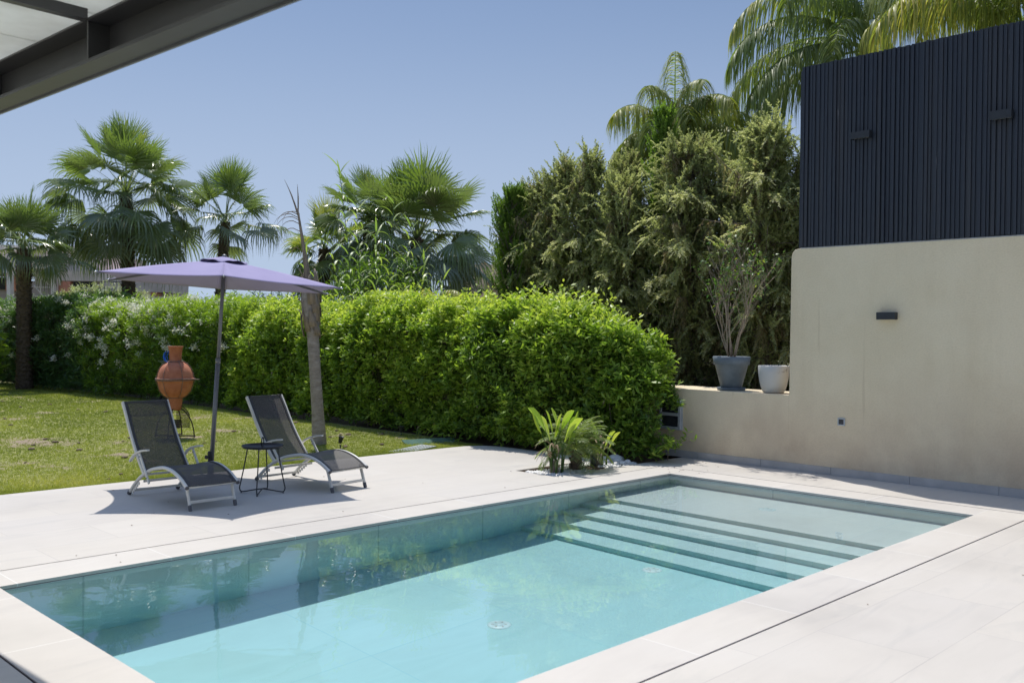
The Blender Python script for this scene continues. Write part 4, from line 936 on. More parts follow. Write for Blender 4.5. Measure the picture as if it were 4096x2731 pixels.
# ------------------------------------------------------------------ feather palms
def feather_frond(Lv, p0, az, el, L, tint, sag, nl=64, ll=.48, yel=0):
    m_ = 14; t = np.linspace(0, 1, m_); h_ = np.array([math.cos(az), math.sin(az), 0]); e = el-(sag*t**1.25)
    step = L/(m_-1); dx = np.cos(e)*step; dz = np.sin(e)*step; P = p0+np.cumsum(dx)[:, None]*h_+np.cumsum(dz)[:, None]*np.array([0, 0, 1.])
    side = np.array([-math.sin(az), math.cos(az), 0]); Lv.ribbons(P[None], np.linspace(.022, .004, m_)[None], side[None], .35)
    Lv.ribbons(P[None], np.linspace(.022, .004, m_)[None], norm(np.gradient(P, axis=0)[m_//2][None]*0+np.array([[0, 0, 1.]])), .35)
    u = np.linspace(.12, .99, nl); u = np.repeat(u, 2)+rng.normal(size=2*nl)*.006; sgn = np.tile([1, -1], nl)
    base = np.stack([np.interp(u*(m_-1), np.arange(m_), P[:, k]) for k in range(3)], -1)
    tan = norm(np.gradient(P, axis=0)); tn = np.stack([np.interp(u*(m_-1), np.arange(m_), tan[:, k]) for k in range(3)], -1)
    d = tn*.55+sgn[:, None]*side*(.75+.25*rng.random(2*nl))[:, None]+rng.normal(size=(2*nl, 3))*.16+np.array([0, 0, .22])*rng.random(2*nl)[:, None]
    Ls = ll*np.sin(np.pi*np.clip(u*.86+.10, 0, 1))**.55*(1+rng.normal(size=2*nl)*.09)
    n_ = 2*nl; q_ = 6; tt = np.linspace(0, 1, q_); d = norm(d); Pl = base[:, None]+d[:, None]*(Ls[:, None]*tt)[..., None]; g_ = (.80+.5*rng.random(n_))
    Pl[..., 2] -= g_[:, None]*Ls[:, None]*tt**1.6*1.05; Pl[..., :2] -= (d[:, None, :2]*(g_[:, None]*Ls[:, None]*.42*tt**2)[..., None])
    S = norm(np.cross(d, np.array([0, 0, 1.])+rng.normal(size=(n_, 3))*.5)); W = np.broadcast_to(np.array([.45, 1, 1, .8, .5, .06])*.0105, (n_, q_))
    Lv.ribbons(Pl, W, S, np.clip(tint+rng.normal(size=n_)*.10+yel*(u > .4)*rng.random(n_), 0, 1))

def feather_palm(loc, crown, L, fr_list, label, trunk_r=.13, seed=0, group=None, ll=.48, nl=64):
    t_ = thing('feather_palm', (loc[0], loc[1], 0), label, 'palm tree', group); cr = Vector(crown)-Vector((loc[0], loc[1], 0))
    palm_trunk([(0, 0, -.1), (cr.x*.5, cr.y*.5, cr.z*.5), tuple(cr)], [trunk_r*1.15, trunk_r, trunk_r*.75], t_, 'ringbark', False)
    Lv = Leaves()
    for (az, el, k, sag, ti, yel) in fr_list: feather_frond(Lv, np.array(cr), R(az), R(el), L*k, ti, sag, yel=yel, ll=ll, nl=nl)
    Lv.build('crown', M['lf_queen'], t_); return t_
# azimuth of the picture's right is -45 deg, of the view direction 45 deg
gq = 'feather palms behind the cypresses'
feather_palm((14.35, 10.1), (14.35, 10.1, 4.8), 2.35, [(215, 88, .92, 1.5, .60, .2), (235, 82, .88, 1.9, .6, .2), (195, 80, .85, 1.9, .6, .2), (255, 78, .85, 2.1, .6, .3), (225, 70, .8, 2.2, .6, .2), (170, 74, .8, 2.1, .6, .3), (-40, 62, 1.0, 2.3, .50, .5), (-55, 48, 1.0, 2.1, .55, .5), (140, 48, .62, 2.2, .60, .35), (120, 25, .62, 1.8, .55, .3), (160, 60, .62, 2.4, .5, .3), (-30, 55, .78, 2.4, .55, .4), (-70, 58, .78, 2.4, .5, .4), (-45, 35, .70, 1.9, .6, .5), (225, 60, .8, 2.2, .5, .2), (-50, 74, .95, 2.5, .5, .4), (200, 55, .8, 2.0, .4, .2), (60, 70, .9, 1.6, .5, 0), (-100, 48, .8, 1.9, .45, .3), (20, 50, .85, 1.9, .5, .2), (240, 70, .7, 1.5, .35, .1), (-20, 78, .7, 1.2, .4, .1)], 'feather palm with drooping fronds rising just left of the screen above the cypresses', group=gq, ll=.62, nl=125)
feather_palm((15.6, 7.0), (15.6, 7.0, 6.45), 2.75, [(138, 40, 1.0, 1.9, .42, .1), (130, 66, 1.05, 2.3, .5, .45), (150, 8, .9, 1.25, .35, .1), (100, 30, 1.0, 1.7, .45, .3), (170, 62, 1.0, 2.2, .4, .2), (190, 25, .9, 1.7, .38, .1), (215, 50, 1.0, 2.1, .45, .3), (250, 45, 1.0, 2.0, .5, .4), (-60, 55, 1.0, 2.1, .5, .4), (-30, 70, 1.0, 1.8, .5, .2), (60, 70, 1.0, 1.7, .5, .2), (20, 45, 1.0, 1.8, .5, .2), (120, 80, 1.05, 1.3, .45, .1), (-100, 70, 1.05, 2.0, .5, .3), (230, 74, 1.0, 1.9, .5, .3), (160, 84, 1.0, 1.1, .4, 0), (120, -5, .8, 1.0, .3, .1)], 'tall feather palm arching over the left corner of the navy screen', seed=2, group=gq, trunk_r=.16, ll=.66, nl=160)
feather_palm((14.6, 4.3), (14.6, 4.3, 5.75), 2.7, [(a, e, .95+.1*random.random(), 2.1, .55, .5) for a, e in ((140, 55), (170, 68), (200, 60), (225, 50), (110, 62), (255, 62), (-75, 60), (-40, 55), (0, 60), (60, 70), (190, 82), (150, 78), (90, 84), (235, 74), (280, 78))], 'yellowing feather palm whose fronds spill over the top of the navy screen', seed=3, group=gq, trunk_r=.15, ll=.60, nl=125)
feather_palm((12.5, 14.75), (12.5, 14.75, 1.95), 1.1, [(a, e, 1, 1.7, .75, .3) for a, e in ((-45, 55), (-60, 35), (-20, 60), (130, 60), (180, 65), (60, 70), (-90, 65), (220, 60))], 'low young feather palm peeping over the hedge in front of the tan house', seed=4, trunk_r=.06, ll=.36, nl=44)

# ------------------------------------------------------------------ cypresses
def cypress(loc, H, prof, label, seed, green=.0, n_br=120, brown=.3, lean=(0, 0), bare=1.0, trunk_r=.09, spread=1.0, mat='lf_cyp', long_br=10, stub=False, base_z=.78, group='cypresses behind the wall'):
    """prof(u) = crown radius at relative height u"""
    t_ = thing('cypress', (loc[0], loc[1], base_z), label, 'cypress', group); H = H-base_z; n_br = int(n_br*1.9); trunk_r *= .7
    rr = random.Random(seed); top = Vector((lean[0], lean[1], H))
    q = MB(); tp = spline([(0, 0, -.25), (lean[0]*.2+.03, lean[1]*.2, H*.3), (lean[0]*.6, lean[1]*.6+.03, H*.65), tuple(top*(.93 if not stub else 1.0))], 6)
    q.tube(tp, [trunk_r*(1-.75*i/(len(tp)-1))+(.012 if stub else .003) for i in range(len(tp))], 10)
    Lv = Leaves(); nodes_c = []; 
    def plume(p, d, L, tint, wdt):
        # feathery plume: sprays along a drooping axis
        k = max(6, int(L/.0105)); t = np.linspace(.0, 1, k); A_ = np.array(p)+np.array(d)*(L*t)[:, None]; A_[:, 2] -= .18*L*t**2
        sd = norm(np.cross(d, [0, 0, 1.])+1e-6); sgn = np.where(np.arange(k) % 2 == 0, 1, -1)
        dd = np.array(d)*.85+sd*(sgn*(.55+.3*rng.random(k)))[:, None]+rng.normal(size=(k, 3))*.35+np.array([0, 0, .12 if mat == 'lf_cypgreen' else -.04])
        nodes_c.append((A_, dd, wdt*(1.15-.75*t)*(.8+.5*rng.random(k)), tint+rng.normal(size=k)*.07+.12*t))
    for i in range(n_br):
        u = (i+rr.random())/n_br; u = .06*bare+(1-.06*bare)*u; j = min(int(u*(len(tp)-1)), len(tp)-2); p = tp[j].lerp(tp[j+1], u*(len(tp)-1)-j)
        a = rr.uniform(0, 6.283); Rr_ = prof(u)*rr.choice([rr.uniform(.45, 1.0), rr.uniform(.6, 1.1), rr.uniform(.9, 1.45)])*spread*(1+.28*math.sin(a*2+u*9+seed))
        rise = (.9 if mat == 'lf_cypgreen' else rr.choice([1.3, .9, .5, .1, -.15])); L = Rr_*(1.35 if mat == 'lf_cypgreen' else 1.15)
        d = Vector((math.cos(a), math.sin(a), rise)).normalized()
        e = p+d*L; mid = p.lerp(e, .55)+Vector((0, 0, -.04*L)); q.tube([p, mid, e], [.013*(1-u*.6), .008, .003], 5)
        inner = rr.random() < .7*brown*(1-.7*u)
        npl = 8 if L > .3 else 5
        for k in range(npl):
            v_ = .25+.75*(k+.5)/npl; pp = p.lerp(e, v_); ax = (d*.55+Vector((rr.uniform(-.6, .6), rr.uniform(-.6, .6), rr.choice([rr.uniform(.5, 1.5), rr.uniform(.4, 1.2), rr.uniform(-1.1, -.2)])))).normalized()
            if mat == 'lf_cypgreen': ax = (d*.4+Vector((rr.uniform(-.25, .25), rr.uniform(-.25, .25), .9))).normalized()
            ti = (rr.uniform(.0, .16) if (inner or (v_ < .5 and rr.random() < brown*.9)) else rr.uniform(.34, .70)+.18*(v_-.5)+green)
            if inner: ax = Vector((ax.x*.5, ax.y*.5, -.8)).normalized()
            plume(pp, ax, rr.uniform(.20, .38), ti, .052 if mat != 'lf_cypgreen' else .040)
    # a few long arching limbs, sunlight put into their pale plume colour
    for i in range(int(long_br*1.7)):
        u = rr.uniform(.25, .85); j = min(int(u*(len(tp)-1)), len(tp)-2); p = tp[j]; a = R(225)+rr.uniform(-1.25, 1.25)
        L = prof(u)*rr.uniform(1.4, 2.0); d = Vector((math.cos(a), math.sin(a), rr.uniform(.1, .6))).normalized()
        pts = [p+d*L*t-Vector((0, 0, .38*L*t*t)) for t in (0, .25, .5, .75, 1)]; q.tube(pts, [.016, .013, .009, .006, .003], 5)
        for k in range(13):
            t = .3+.7*(k+.5)/13; pp = p+d*L*t-Vector((0, 0, .38*L*t*t)); ax = (d*.8+Vector((rr.uniform(-.55, .55), rr.uniform(-.55, .55), rr.uniform(-.7, .2)-.5*t))).normalized()
            plume(pp, ax, rr.uniform(.20, .34), rr.uniform(.72, 1.0), .052)
    q.build('trunk', M['cypbark'], t_)
    B = np.concatenate([x[0] for x in nodes_c]); D = np.concatenate([x[1] for x in nodes_c]); L = np.concatenate([x[2] for x in nodes_c]); T_ = np.clip(np.concatenate([x[3] for x in nodes_c]), 0, 1)
    Lv.leaves(B, D, L*1.15, .0088, T_, .12, 3, [.7, 1, .2]); Lv.build('crown', M[mat], t_); return t_
flat = lambda r0: (lambda u: r0*min(1, .62+.6*u)*(1-.55*max(0, u-.75)/.25))
cone = lambda r0: (lambda u: r0*min(1, .55+u*1.5)*(1-max(0, u-.25)/.78)**.6)
cypress((11.98, 11.92), 4.3, cone(.50), 'dark narrow cypress at the left end of the row', 1, 0, 170, .25, long_br=2, mat='lf_cypgreen', base_z=-.1, bare=0)
cypress((12.7, 12.15), 4.45, flat(.42), 'cypress just behind the dark narrow one', 21, .0, 120, .3, long_br=6, base_z=-.1, bare=0)
cypress((12.35, 11.50), 4.45, flat(.42), 'ragged cypress second from the left end of the row', 2, .04, 140, .35, long_br=10, base_z=-.1, bare=0)
cypress((12.3, 10.92), 4.4, flat(.42), 'olive green cypress with a stubby cut top above the bright hedge', 3, .0, 140, .3, stub=True)
cypress((12.15, 10.25), 4.4, flat(.44), 'cypress with bare stubs at its top in the middle of the row', 4, .02, 150, .35, stub=True)
cypress((12.55, 9.75), 4.35, flat(.42), 'brown tinged cypress standing behind the middle of the row', 5, -.05, 130, .5, stub=True)
cypress((12.05, 9.45), 4.15, flat(.42), 'cypress with drooping limbs coloured pale as if sunlit left of the green spire', 6, .06, 150, .3, long_br=12)
cypress((12.55, 9.02), 5.35, cone(.36), 'bright green narrow spire among the cypresses', 7, .1, 190, .05, long_br=0, mat='lf_cypgreen')
cypress((12.2, 8.25), 4.6, flat(.55), 'largest shaggy cypress right of the green spire', 8, .05, 210, .4, long_br=12, trunk_r=.11)
cypress((12.45, 7.62), 4.1, flat(.42), 'browning cypress behind the grey pot', 9, -.08, 150, .6, long_br=5)
cypress((12.05, 6.90), 4.65, flat(.50), 'cypress with a thick pale trunk behind the white pot', 10, .10, 190, .35, long_br=8, trunk_r=.18)
cypress((12.25, 6.15), 4.3, flat(.5), 'cypress half hidden behind the end of the navy screen', 11, .02, 150, .4, long_br=6)
# second row closes the gaps
for i, (x, y, H_) in enumerate(((13.5, 10.6, 4.0), (13.6, 9.3, 4.1), (13.5, 8.0, 3.9), (13.7, 7.0, 3.7), (13.6, 5.6, 4.0))):
    cypress((x, y), H_, flat(.62), 'dull cypress in the back row, number %s from the left' % ('one', 'two', 'three', 'four', 'five')[i], 30+i, -.12, 95, .65, long_br=0, group='back row of cypresses')

# ------------------------------------------------------------------ giant reeds
def reeds(loc, stems, label, seed):
    t_ = thing('giant_reed', (loc[0], loc[1], 0), label, 'reed', 'giant reeds behind the hedge'); rr = random.Random(seed); q = MB(); Lv = Leaves()
    for (dx, dy, H_, lx, ly) in stems:
        pts = [Vector((dx+lx*t*t, dy+ly*t*t, H_*t)) for t in np.linspace(0, 1, 12)]; q.tube(pts, list(np.linspace(.016, .004, 12)), 7)
        nl = int(H_/.18); a0 = rr.uniform(0, 3); 
        for i in range(nl):
            t = .35+.65*(i+.5)/nl; p = np.array([dx+lx*t*t, dy+ly*t*t, H_*t]); a = a0+(i % 2)*math.pi+rr.uniform(-.5, .5); L = .62*(1-.35*abs(t-.7)*2)*rr.uniform(.7, 1.0)
            el = R(rr.uniform(40, 68)); sag = rr.uniform(1.2, 2.6) if t < .93 else .5; m_ = 9; s_ = np.linspace(0, 1, m_); e = el-sag*s_**1.2; h_ = np.array([math.cos(a), math.sin(a), 0])
            P = p+np.cumsum(np.cos(e))[:, None]*h_*L/m_+np.cumsum(np.sin(e))[:, None]*np.array([0, 0, L/m_]); P[0] = p
            W = np.array([.6, 1, 1, .95, .85, .7, .5, .28, .04])*.019; Lv.ribbons(P[None], W[None], np.array([[-math.sin(a), math.cos(a), .15]]), min(1, max(0, rr.gauss(.55, .2))))
    q.build('stems', M['lf_reed'], t_); Lv.build('leaves', M['lf_reed'], t_)
me_ = M['lf_reed']
reeds((10.98, 15.25), [(0, 0, 4.85, -.25, .25), (.10, -.1, 4.1, -.1, .1), (-.12, .1, 3.3, -.2, .3)], 'tallest reed stem with long arching blades', 1)
reeds((11.35, 14.75), [(0, 0, 4.15, .1, -.1), (.18, -.15, 3.7, .15, -.2), (-.1, .2, 3.6, 0, 0), (.3, -.3, 3.2, .2, -.2)], 'dense clump of reeds in front of the broad fan palm', 2)
reeds((11.75, 14.3), [(0, 0, 3.0, .1, -.1), (.2, -.2, 2.8, .2, -.2), (-.2, .2, 3.1, 0, 0)], 'short reeds just over the hedge below the broad palm', 3)
reeds((10.6, 16.2), [(0, 0, 3.05, -.1, .1), (-.2, .3, 2.6, -.1, .2), (.15, .1, 2.7, 0, 0)], 'thin reeds behind the dead palm trunk', 4)

# shrubs filling below the palms
def bush(name, loc, rad, label, cat, mat, n_s, k, slen, ll, lw, t0, group=None, trunk=True, z0=0, up=.25, spread=.75):
    t_ = thing(name, (loc[0], loc[1], z0), label, cat, group); Lv = Leaves(); u = unit(n_s); r_ = (.45+.55*rng.random(n_s)**.5)
    lum = 1+.38*(fbm(u[:, 0]*2.2+5, u[:, 1]*2.2+u[:, 2]*2+9, int(loc[0]*10) % 90)-.5); c = u*np.array(rad)*(r_*lum)[:, None]; c[:, 2] += loc[2]-z0
    shoots(Lv, c, u*.8+np.array([0, 0, .5])+rng.normal(size=u.shape)*.4, k, slen, ll, lw, np.clip(t0+rng.normal(size=n_s)*.15, 0, 1), up=up, spread=spread); Lv.build('crown', mat, t_)
    if trunk:
        q = MB(); rr = random.Random(int(loc[1]*7))
        for i in range(7):
            a = i*.9; q.tube([(0.06*math.cos(a), .06*math.sin(a), -.1), (rad[0]*.25*math.cos(a), rad[1]*.25*math.sin(a), (loc[2]-z0)*.6), (rad[0]*.6*math.cos(a), rad[1]*.6*math.sin(a), (loc[2]-z0)+rad[2]*.3)], [.05, .035, .01], 6)
        q.build('trunk', M['twig'], t_)
    return t_
bush('olive_tree', (12.3, 30.6, 2.05), (1.7, 1.7, .85), 'silvery olive tree in front of the unfinished house', 'olive tree', M['lf_olive'], 1500, 9, .22, .075, .010, .55)
bush('olive_tree', (7.0, 29.0, 1.9), (1.3, 1.3, 1.0), 'silvery olive tree cut by the left picture edge', 'olive tree', M['lf_olive'], 900, 9, .22, .075, .010, .5)
bush('olive_tree', (14.6, 30.2, 1.9), (1.0, 1.0, .75), 'small olive tree right of the tall palm trunk', 'olive tree', M['lf_olive'], 450, 9, .22, .075, .010, .5)
bush('shrub', (13.4, 17.6, 2.0), (1.3, 1.3, 1.25), 'dark green shrub below the broad fan palm', 'shrub', M['lf_ole'], 900, 9, .2, .12, .016, .3)
bush('shrub', (13.6, 22.9, 1.55), (1.3, 1.3, .95), 'shrub showing over the hedge between two palm trunks', 'shrub', M['lf_oledark'], 500, 9, .25, .12, .014, .6)
bush('shrub', (16.5, 26.4, 1.7), (1.6, 1.6, .95), 'far dark shrub under the parasol tip', 'shrub', M['lf_oledark'], 500, 9, .25, .12, .014, .4)
bush('yellow_shrub', (7.15, 26.2, 1.05), (.55, .55, 1.0), 'yellow green shrub at the left edge before the hedge', 'shrub', M['lf_strel'], 160, 7, .3, .34, .05, .45, up=.2)
# distant tree line closing the horizon
Lv = Leaves(); n_ = 5200; aa = rng.random(n_)*R(110)-R(10); rd = 70+12*rng.random(n_); hh = (1.0+2.6*fbm(aa*14, aa*3, 77))*rng.random(n_)**.6; cc = np.stack([rd*np.cos(aa), rd*np.sin(aa), hh], -1)
shoots(Lv, cc, unit(n_)+np.array([0, 0, .6]), 6, .9, .8, .28, .25+.3*rng.random(n_))
tag(Lv.build('distant_trees', M['lf_oledark']), 'far off line of dark trees on the horizon', 'trees', kind='stuff')

# ------------------------------------------------------------------ dead palm in front of the hedge
dp = thing('dead_palm', (7.466, 11.195, -.02), 'dead palm with grey ringed trunk and a bare spear top', 'dead palm'); O3 = Vector((7.466, 11.195, 0))
def rel(p): return tuple(Vector(p)-O3)
prof = [((7.466, 11.195, 0), .108), ((7.466, 11.20, .12), .098), ((7.45, 11.215, .5), .082), ((7.425, 11.25, 1.05), .078), ((7.405, 11.28, 1.55), .082), ((7.40, 11.285, 1.66), .095), ((7.385, 11.30, 1.88), .118), ((7.375, 11.315, 2.05), .118), ((7.365, 11.32, 2.2), .095)]
q = MB(); pts = []; rs = []
for i in range(len(prof)-1):
    for k in range(8):
        t = k/8; p = Vector(prof[i][0]).lerp(Vector(prof[i+1][0]), t); pts.append(p-O3); rs.append(prof[i][1]*(1-t)+prof[i+1][1]*t)
zz = 0
for i, p in enumerate(pts):
    rs[i] *= 1+.035*((p.z*7.5) % 1)*(p.z < 1.6)
q.tube(pts, rs, 20); q.build('trunk', M['ringbark'], dp)
q = MB(); rr = random.Random(3)
for i in range(26):                                  # torn leaf bases wrapped round the head
    a = i*2.4; z0 = 1.50+.024*i; c, s = math.cos(a), math.sin(a); r0 = .092+.018*math.sin(i); L = rr.uniform(.22, .48)
    P = [Vector((7.40, 11.285, z0))+Vector((c*(r0+.010), s*(r0+.010), 0)), Vector((7.39, 11.30, z0+L*.4))+Vector((c*(r0+.025), s*(r0+.025), 0)), Vector((7.38, 11.31, z0+L*.8))+Vector((c*(r0+.018), s*(r0+.018), 0)), Vector((7.37, 11.32, z0+L))+Vector((c*(r0+rr.uniform(.0, .07)), s*(r0+rr.uniform(0, .07)), 0))]
    sd_ = Vector((-s, c, 0)); w_ = [.055, .050, .035, .012]; v = []
    for j in range(4): v += [P[j]-O3-sd_*w_[j], P[j]-O3+Vector((c*.012, s*.012, 0)), P[j]-O3+sd_*w_[j]]
    q.add(v, [(3*j+k, 3*j+k+1, 3*j+k+4, 3*j+k+3) for j in range(3) for k in range(2)], True)
o_ = q.build('torn_leaf_base', M['wood_dead'], dp); s_ = o_.modifiers.new('thick', 'SOLIDIFY'); s_.thickness = .006
q = MB(); q.tube([rel(p) for p in ((7.37, 11.32, 2.12), (7.352, 11.343, 2.30), (7.34, 11.352, 2.48), (7.315, 11.38, 2.72), (7.285, 11.415, 3.0), (7.262, 11.44, 3.2), (7.25, 11.455, 3.32))], [.062, .052, .040, .027, .020, .015, .012], 10)
for e, r_ in (((7.12, 11.59, 3.72), .006), ((7.245, 11.46, 3.66), .005), ((7.175, 11.54, 3.55), .005), ((7.20, 11.51, 3.45), .004)):
    q.tube(spline([rel((7.255, 11.45, 3.22)), rel(((7.255+e[0])/2+.008, (11.45+e[1])/2, 3.22+(e[2]-3.22)*.55)), rel(e)], 4), [.010]*5+[.007, .005, .003, .002][:4], 6)
q.build('spear', M['wood_dead'], dp)
Lv = Leaves()
for i, (z, a, L) in enumerate(((3.22, 136, .62), (3.15, 128, .55), (3.10, 150, .50), (3.24, 120, .42), (3.0, 140, .48), (2.75, 100, .25), (3.18, 144, .70), (1.95, 135, .25), (2.3, -45, .3))):
    m_ = 10; s_ = np.linspace(0, 1, m_); e = R(35)-3.0*s_**1.0*(.8 if i % 2 else 1); h_ = np.array([math.cos(R(a)), math.sin(R(a)), 0]); p = np.array(rel((7.27, 11.43, z)) if z > 2.6 else rel((7.37, 11.32, z)))
    P = p+np.cumsum(np.cos(e))[:, None]*h_*L/m_+np.cumsum(np.sin(e))[:, None]*np.array([0, 0, L/m_]); P[0] = p
    Lv.ribbons(P[None], np.linspace(.008, .002, m_)[None], np.array([[-math.sin(R(a)), math.cos(R(a)), .3]]), .5); Lv.ribbons(P[None], np.linspace(.006, .002, m_)[None], np.array([[0, 0, 1.]]), .4)
Lv.build('dead_frond', M['dead_frond'], dp)

# ------------------------------------------------------------------ plants in the pebble bed
def strelitzia(loc, nl, H_, label, seed, spreadk=1.0, dry=.3):
    t_ = thing('paddle_leaf_plant', (loc[0], loc[1], -.055), label, 'plant', 'paddle leaf plants in the pebble bed'); rr = random.Random(seed); q = MB(); Lv = Leaves(); Ld = Leaves()
    for i in range(nl):
        a = R(135 if i % 2 else -45)+rr.uniform(-.8, .8); el = R(rr.uniform(84, 99)); Ls = H_*rr.uniform(.38, .60); h_ = np.array([math.cos(a), math.sin(a), 0.]); b0 = np.array([rr.uniform(-.07, .07), rr.uniform(-.07, .07), 0])
        m_ = 6; s_ = np.linspace(0, 1, m_); e = el-.35*s_; P = b0+np.cumsum(np.cos(e))[:, None]*h_*Ls/m_*spreadk+np.cumsum(np.sin(e))[:, None]*np.array([0, 0, Ls/m_]); P[0] = b0
        q.tube([Vector(p) for p in P], [.016, .013, .010, .008, .007, .006], 6)
        L = H_*rr.uniform(.32, .50); m_ = 9; s_ = np.linspace(0, 1, m_); e0 = e[-1]; e = e0-rr.uniform(-.1, .65)*s_**1.6; p = P[-1]; Q = p+np.cumsum(np.cos(e))[:, None]*h_*L/m_+np.cumsum(np.sin(e))[:, None]*np.array([0, 0, L/m_]); Q[0] = p
        W = np.array([.12, .65, .92, 1, 1, .92, .75, .45, .06])*L*.19; sd_ = np.array([-math.sin(a), math.cos(a), 0.]); nr_ = np.cross(h_, sd_); tw_ = rr.choice([-1, 1])*rr.uniform(.7, 1.45)
        # blade as two halves folded along the midrib, slightly torn
        for sg in (1, -1):
            ro = tw_+sg*.32; S = norm((sd_*math.cos(ro)+nr_*math.sin(ro))*sg)
            Wj = W*.5*(1+np.array([rr.uniform(-.12, .10) for _ in range(m_)])); Lv.ribbons((Q+S*Wj[:, None])[None], Wj[None], S[None], min(.85, max(0, rr.gauss(.62, .15))))
    for i in range(int(nl*1.5)):                      # dry fronds hanging from the base
        a = rr.uniform(0, 6.28); h_ = np.array([math.cos(a), math.sin(a), 0]); L = rr.uniform(.22, .42); m_ = 6; s_ = np.linspace(0, 1, m_); e = R(70)-2.3*s_
        p = np.array([.03*math.cos(a), .03*math.sin(a), rr.uniform(.15, .35)]); P = p+np.cumsum(np.cos(e))[:, None]*h_*L/m_+np.cumsum(np.sin(e))[:, None]*np.array([0, 0, L/m_])
        Ld.ribbons(P[None], np.array([[.8, 1, .9, .7, .5, .1]])*.012, np.array([[-math.sin(a), math.cos(a), .2]]), rr.random())
    q.build('stalks', M['lf_strel'], t_); Lv.build('leaf_blades', M['lf_strel'], t_); Ld.build('dry_leaves', M['dead_frond'], t_)
    c_ = MB()
    for i in range(8): a = i*.8; c_.tube([(.05*math.cos(a), .05*math.sin(a), -.02), (.035*math.cos(a+.3), .035*math.sin(a+.3), .09), (.03*math.cos(a+.5), .03*math.sin(a+.5), .19)], [.020, .015, .009], 7)
    c_.build('stem_base', M['wood_dead'], t_)
strelitzia((8.03, 7.26), 11, .92, 'yellow green paddle leaf plant at the near end of the pebble bed', 4)
strelitzia((8.88, 7.30), 4, .62, 'darker paddle leaf plant behind the dwarf palm next to the hedge', 9, .7)
dw = thing('dwarf_palm', (8.42, 7.27, -.055), 'small feathery dwarf palm with a shaggy trunk in the pebble bed', 'palm tree')
palm_trunk([(0, 0, -.03), (.005, 0, .12), (0, 0, .27)], [.072, .070, .055], dw, seed=9)
Lv = Leaves()
for i in range(44):
    u = i/43; az = i*2.39996; el = R(90-85*u); p0 = np.array([0, 0, .29]); L = .42+.14*rng.random(); ti = .55-.3*u+(.35 if u > .75 else 0)*rng.random()
    m_ = 10; t = np.linspace(0, 1, m_); h_ = np.array([math.cos(az), math.sin(az), 0]); e = el-1.25*t**1.2; P = p0+np.cumsum(np.cos(e))[:, None]*h_*L/m_+np.cumsum(np.sin(e))[:, None]*np.array([0, 0, L/m_]); side = np.array([-math.sin(az), math.cos(az), 0])
    Lv.ribbons(P[None], np.linspace(.006, .002, m_)[None], side[None], .4); nl = 26; uu = np.repeat(np.linspace(.15, 1, nl), 2); sg = np.tile([1, -1], nl)
    base = np.stack([np.interp(uu*(m_-1), np.arange(m_), P[:, k]) for k in range(3)], -1); tn = norm(np.gradient(P, axis=0)); tn = np.stack([np.interp(uu*(m_-1), np.arange(m_), tn[:, k]) for k in range(3)], -1)
    d = tn*.6+sg[:, None]*side*.8+np.array([0, 0, .15]); Lv.leaves(base, d, .15*np.sin(np.pi*np.clip(uu*.8+.15, 0, 1))**.6, .0042, np.clip(ti+rng.normal(size=2*nl)*.08, 0, 1), .35, 4)
Lv.build('crown', M['lf_queen'], dw)

# ------------------------------------------------------------------ houses beyond the garden
def facade(name, px0, D, label, cat, parts, hy=751, lean=.0107):
    """parts: (kind, material, px x0, x1, y0, y1, front, back) read off the facade, laid out in metres on a wall plane D metres away"""
    ang = R(44.778); fw = Vector((math.cos(ang), math.sin(ang), 0)); rt = Vector((math.sin(ang), -math.cos(ang), 0)); s_ = D/2163.4
    org = fw*D+rt*(px0-1176)*s_; t_ = thing(name, tuple(org), label, cat)
    rows = {}
    for kind, mt, x0, x1, y0, y1, f0, f1 in parts:
        z = lambda y: 1.6+(hy-y)*s_
        mat_ = Matrix(((rt.x, fw.x, 0, 0), (rt.y, fw.y, 0, 0), (0, 0, 1, 0), (0, 0, 0, 1)))
        q = MB(); q.box(((x0-px0)*s_, f0, z(y1)), ((x1-px0)*s_, f1, z(y0)), mat_); q.build(kind, mt, t_)
    return t_
conc = simple('raw_concrete', (.70, .60, .56), .9, 0, .2, .8); conc2 = simple('pale_concrete', (.80, .74, .70), .9, 0, .12, .8); brk = simple('raw_brick', (.62, .27, .20), .9, 0, .2, 1.5)
dk_ = simple('dark_opening', (.012, .013, .016), .6); grey = simple('grey_blockwork', (.48, .42, .41), .9, 0, .2, 1.2); wood = simple('formwork', (.80, .72, .60), .9)
P_ = [('upper_wall', conc, -260, 214, 574, 620, .6, 8), ('parapet', conc2, -262, 178, 562, 574, .5, 8.2), ('window', dk_, 50, 84, 588, 614, .5, .59),
      ('slab', conc2, -262, 48, 619, 631, -1.5, .55), ('slab', wood, 72, 140, 611, 619, -1.2, .58), ('wall', conc, 128, 300, 619.5, 644, .1, 5),
      ('lower_wall', grey, -262, 320, 644.5, 790, .5, 8), ('brick_panel', brk, 10, 43, 633, 668, .1, .48), ('brick_panel', brk, 132, 158, 645, 692, .1, .48), ('recess', grey, 75, 121, 621, 700, .2, .47),
      ('column', conc2, 122, 131, 620, 712, -.3, .2), ('column', conc2, 44, 52, 631, 712, -1.4, -1.0), ('window', dk_, -30, 9, 637, 665, .2, .47), ('window', dk_, 162, 204, 646, 684, .3, .48),
      ('upper_block', grey, 230, 378, 646, 668, .0, 4), ('brick_panel', brk, 343, 357, 668.3, 677.5, .2, .9), ('block', conc, 321, 343, 668.3, 677.5, .2, 3), ('lower_block', grey, 320.5, 379, 678, 790, .0, 4), ('chimney', brk, 318, 342, 599, 612, 2, 4), ('chimney_base', conc, 290, 342, 612.5, 646, 2, 6)]
hs = facade('unfinished_house', 0, 55, 'unfinished grey concrete house with brick panels far left', 'house', P_)
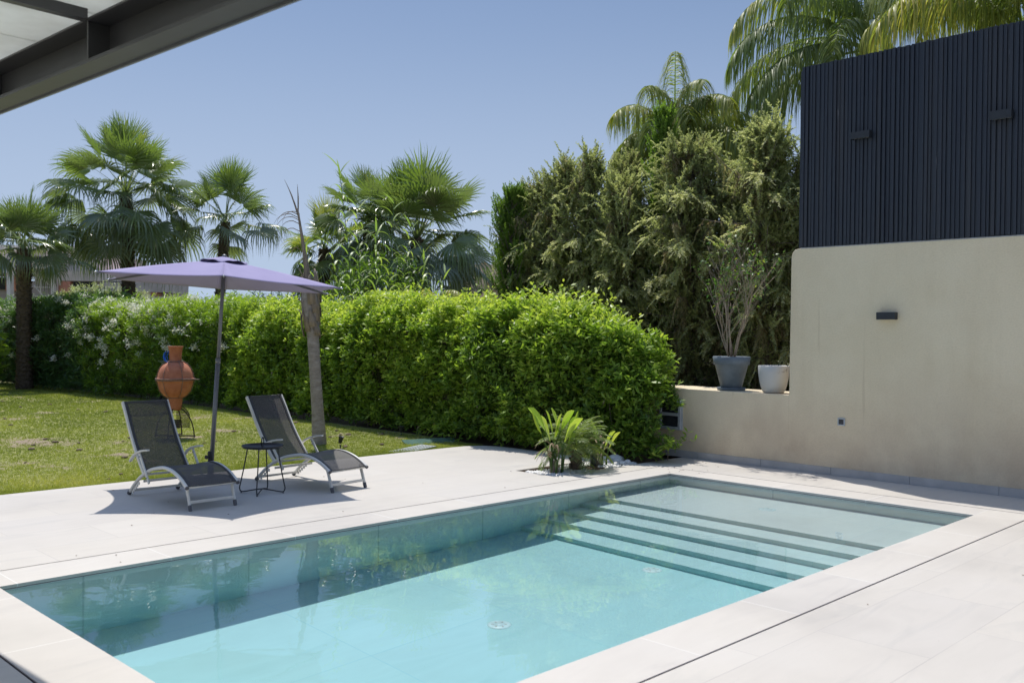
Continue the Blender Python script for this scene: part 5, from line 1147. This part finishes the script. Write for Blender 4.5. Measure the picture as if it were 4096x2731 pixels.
for k_ in range(7):
    ang = R(44.778); s_ = 55/2163.4; q = MB(); mat_ = Matrix(((math.sin(ang), math.cos(ang), 0, 0), (-math.cos(ang), math.sin(ang), 0, 0), (0, 0, 1, 0), (0, 0, 0, 1)))
    q.box(((74+k_*10)*s_, -1.25, 1.6+(751-610.5)*s_), ((79+k_*10)*s_, -.2, 1.6+(751-603)*s_), mat_); q.build('joist', wood, hs)
q = MB()
for x0, y0, x1, y1 in ((76, 640, 120, 640), (76, 660, 120, 660), (76, 680, 120, 680), (80, 625, 118, 655), (82, 655, 116, 695), (98, 622, 98, 700), (135, 615, 142, 655)):
    s_ = 55/2163.4; rt = Vector((math.sin(ang), -math.cos(ang), 0)); fw = Vector((math.cos(ang), math.sin(ang), 0))
    q.tube([rt*x0*s_+fw*-.25+Vector((0, 0, 1.6+(751-y0)*s_)), rt*x1*s_+fw*-.25+Vector((0, 0, 1.6+(751-y1)*s_))], .035, 5)
q.build('scaffold_pole', conc2, hs)
tan = simple('tan_render', (.82, .62, .45), .9, 0, .08, .6); tan2 = simple('tan_dark', (.50, .30, .18), .9, 0, .1, 1)
facade('tan_house', 1045, 50, 'low tan rendered house glimpsed between the broad palm and the cypresses', 'house',
       [('wall', tan, 1045, 1300, 616, 800, .0, 8), ('parapet', tan, 1090, 1300, 608, 615.7, .0, 4), ('chimney', simple('orange_chimney', (.55, .30, .13), .9), 1102, 1114, 600, 607.7, 1, 2), ('chimney', simple('tan_stub', (.46, .33, .24), .9), 1086, 1092, 606, 615.7, 1, 2), ('door', tan2, 1118, 1138, 649, 800, -.1, -.001), ('window', dk_, 1096, 1107, 664, 676, -.08, -.001), ('roof_slab', tan2, 1084, 1140, 603, 607.7, 2.1, 4)], hy=763)

# dead leaves and specks on the deck
q = MB(); rr = random.Random(12)
for i in range(70):
    x, y = rr.choice([(rr.uniform(2, 10), rr.uniform(-1, 2.5)), (rr.uniform(2.5, 9), rr.uniform(6.4, 9.6)), (rr.uniform(8.5, 10.1), rr.uniform(6.0, 7.0))]); s_ = rr.uniform(.006, .016); a = rr.uniform(0, 6.28); c, s = math.cos(a)*s_, math.sin(a)*s_
    q.add([(x-c, y-s, .002), (x+s*.5, y-c*.5, .005), (x+c*1.2, y+s*1.2, .003), (x-s*.5, y+c*.5, .006)], [(0, 1, 2, 3)])
tag(q.build('leaf_litter', simple('litter', (.14, .09, .05), .9), None), 'tiny dry leaf scraps scattered on the pale deck', 'leaf litter', kind='stuff')
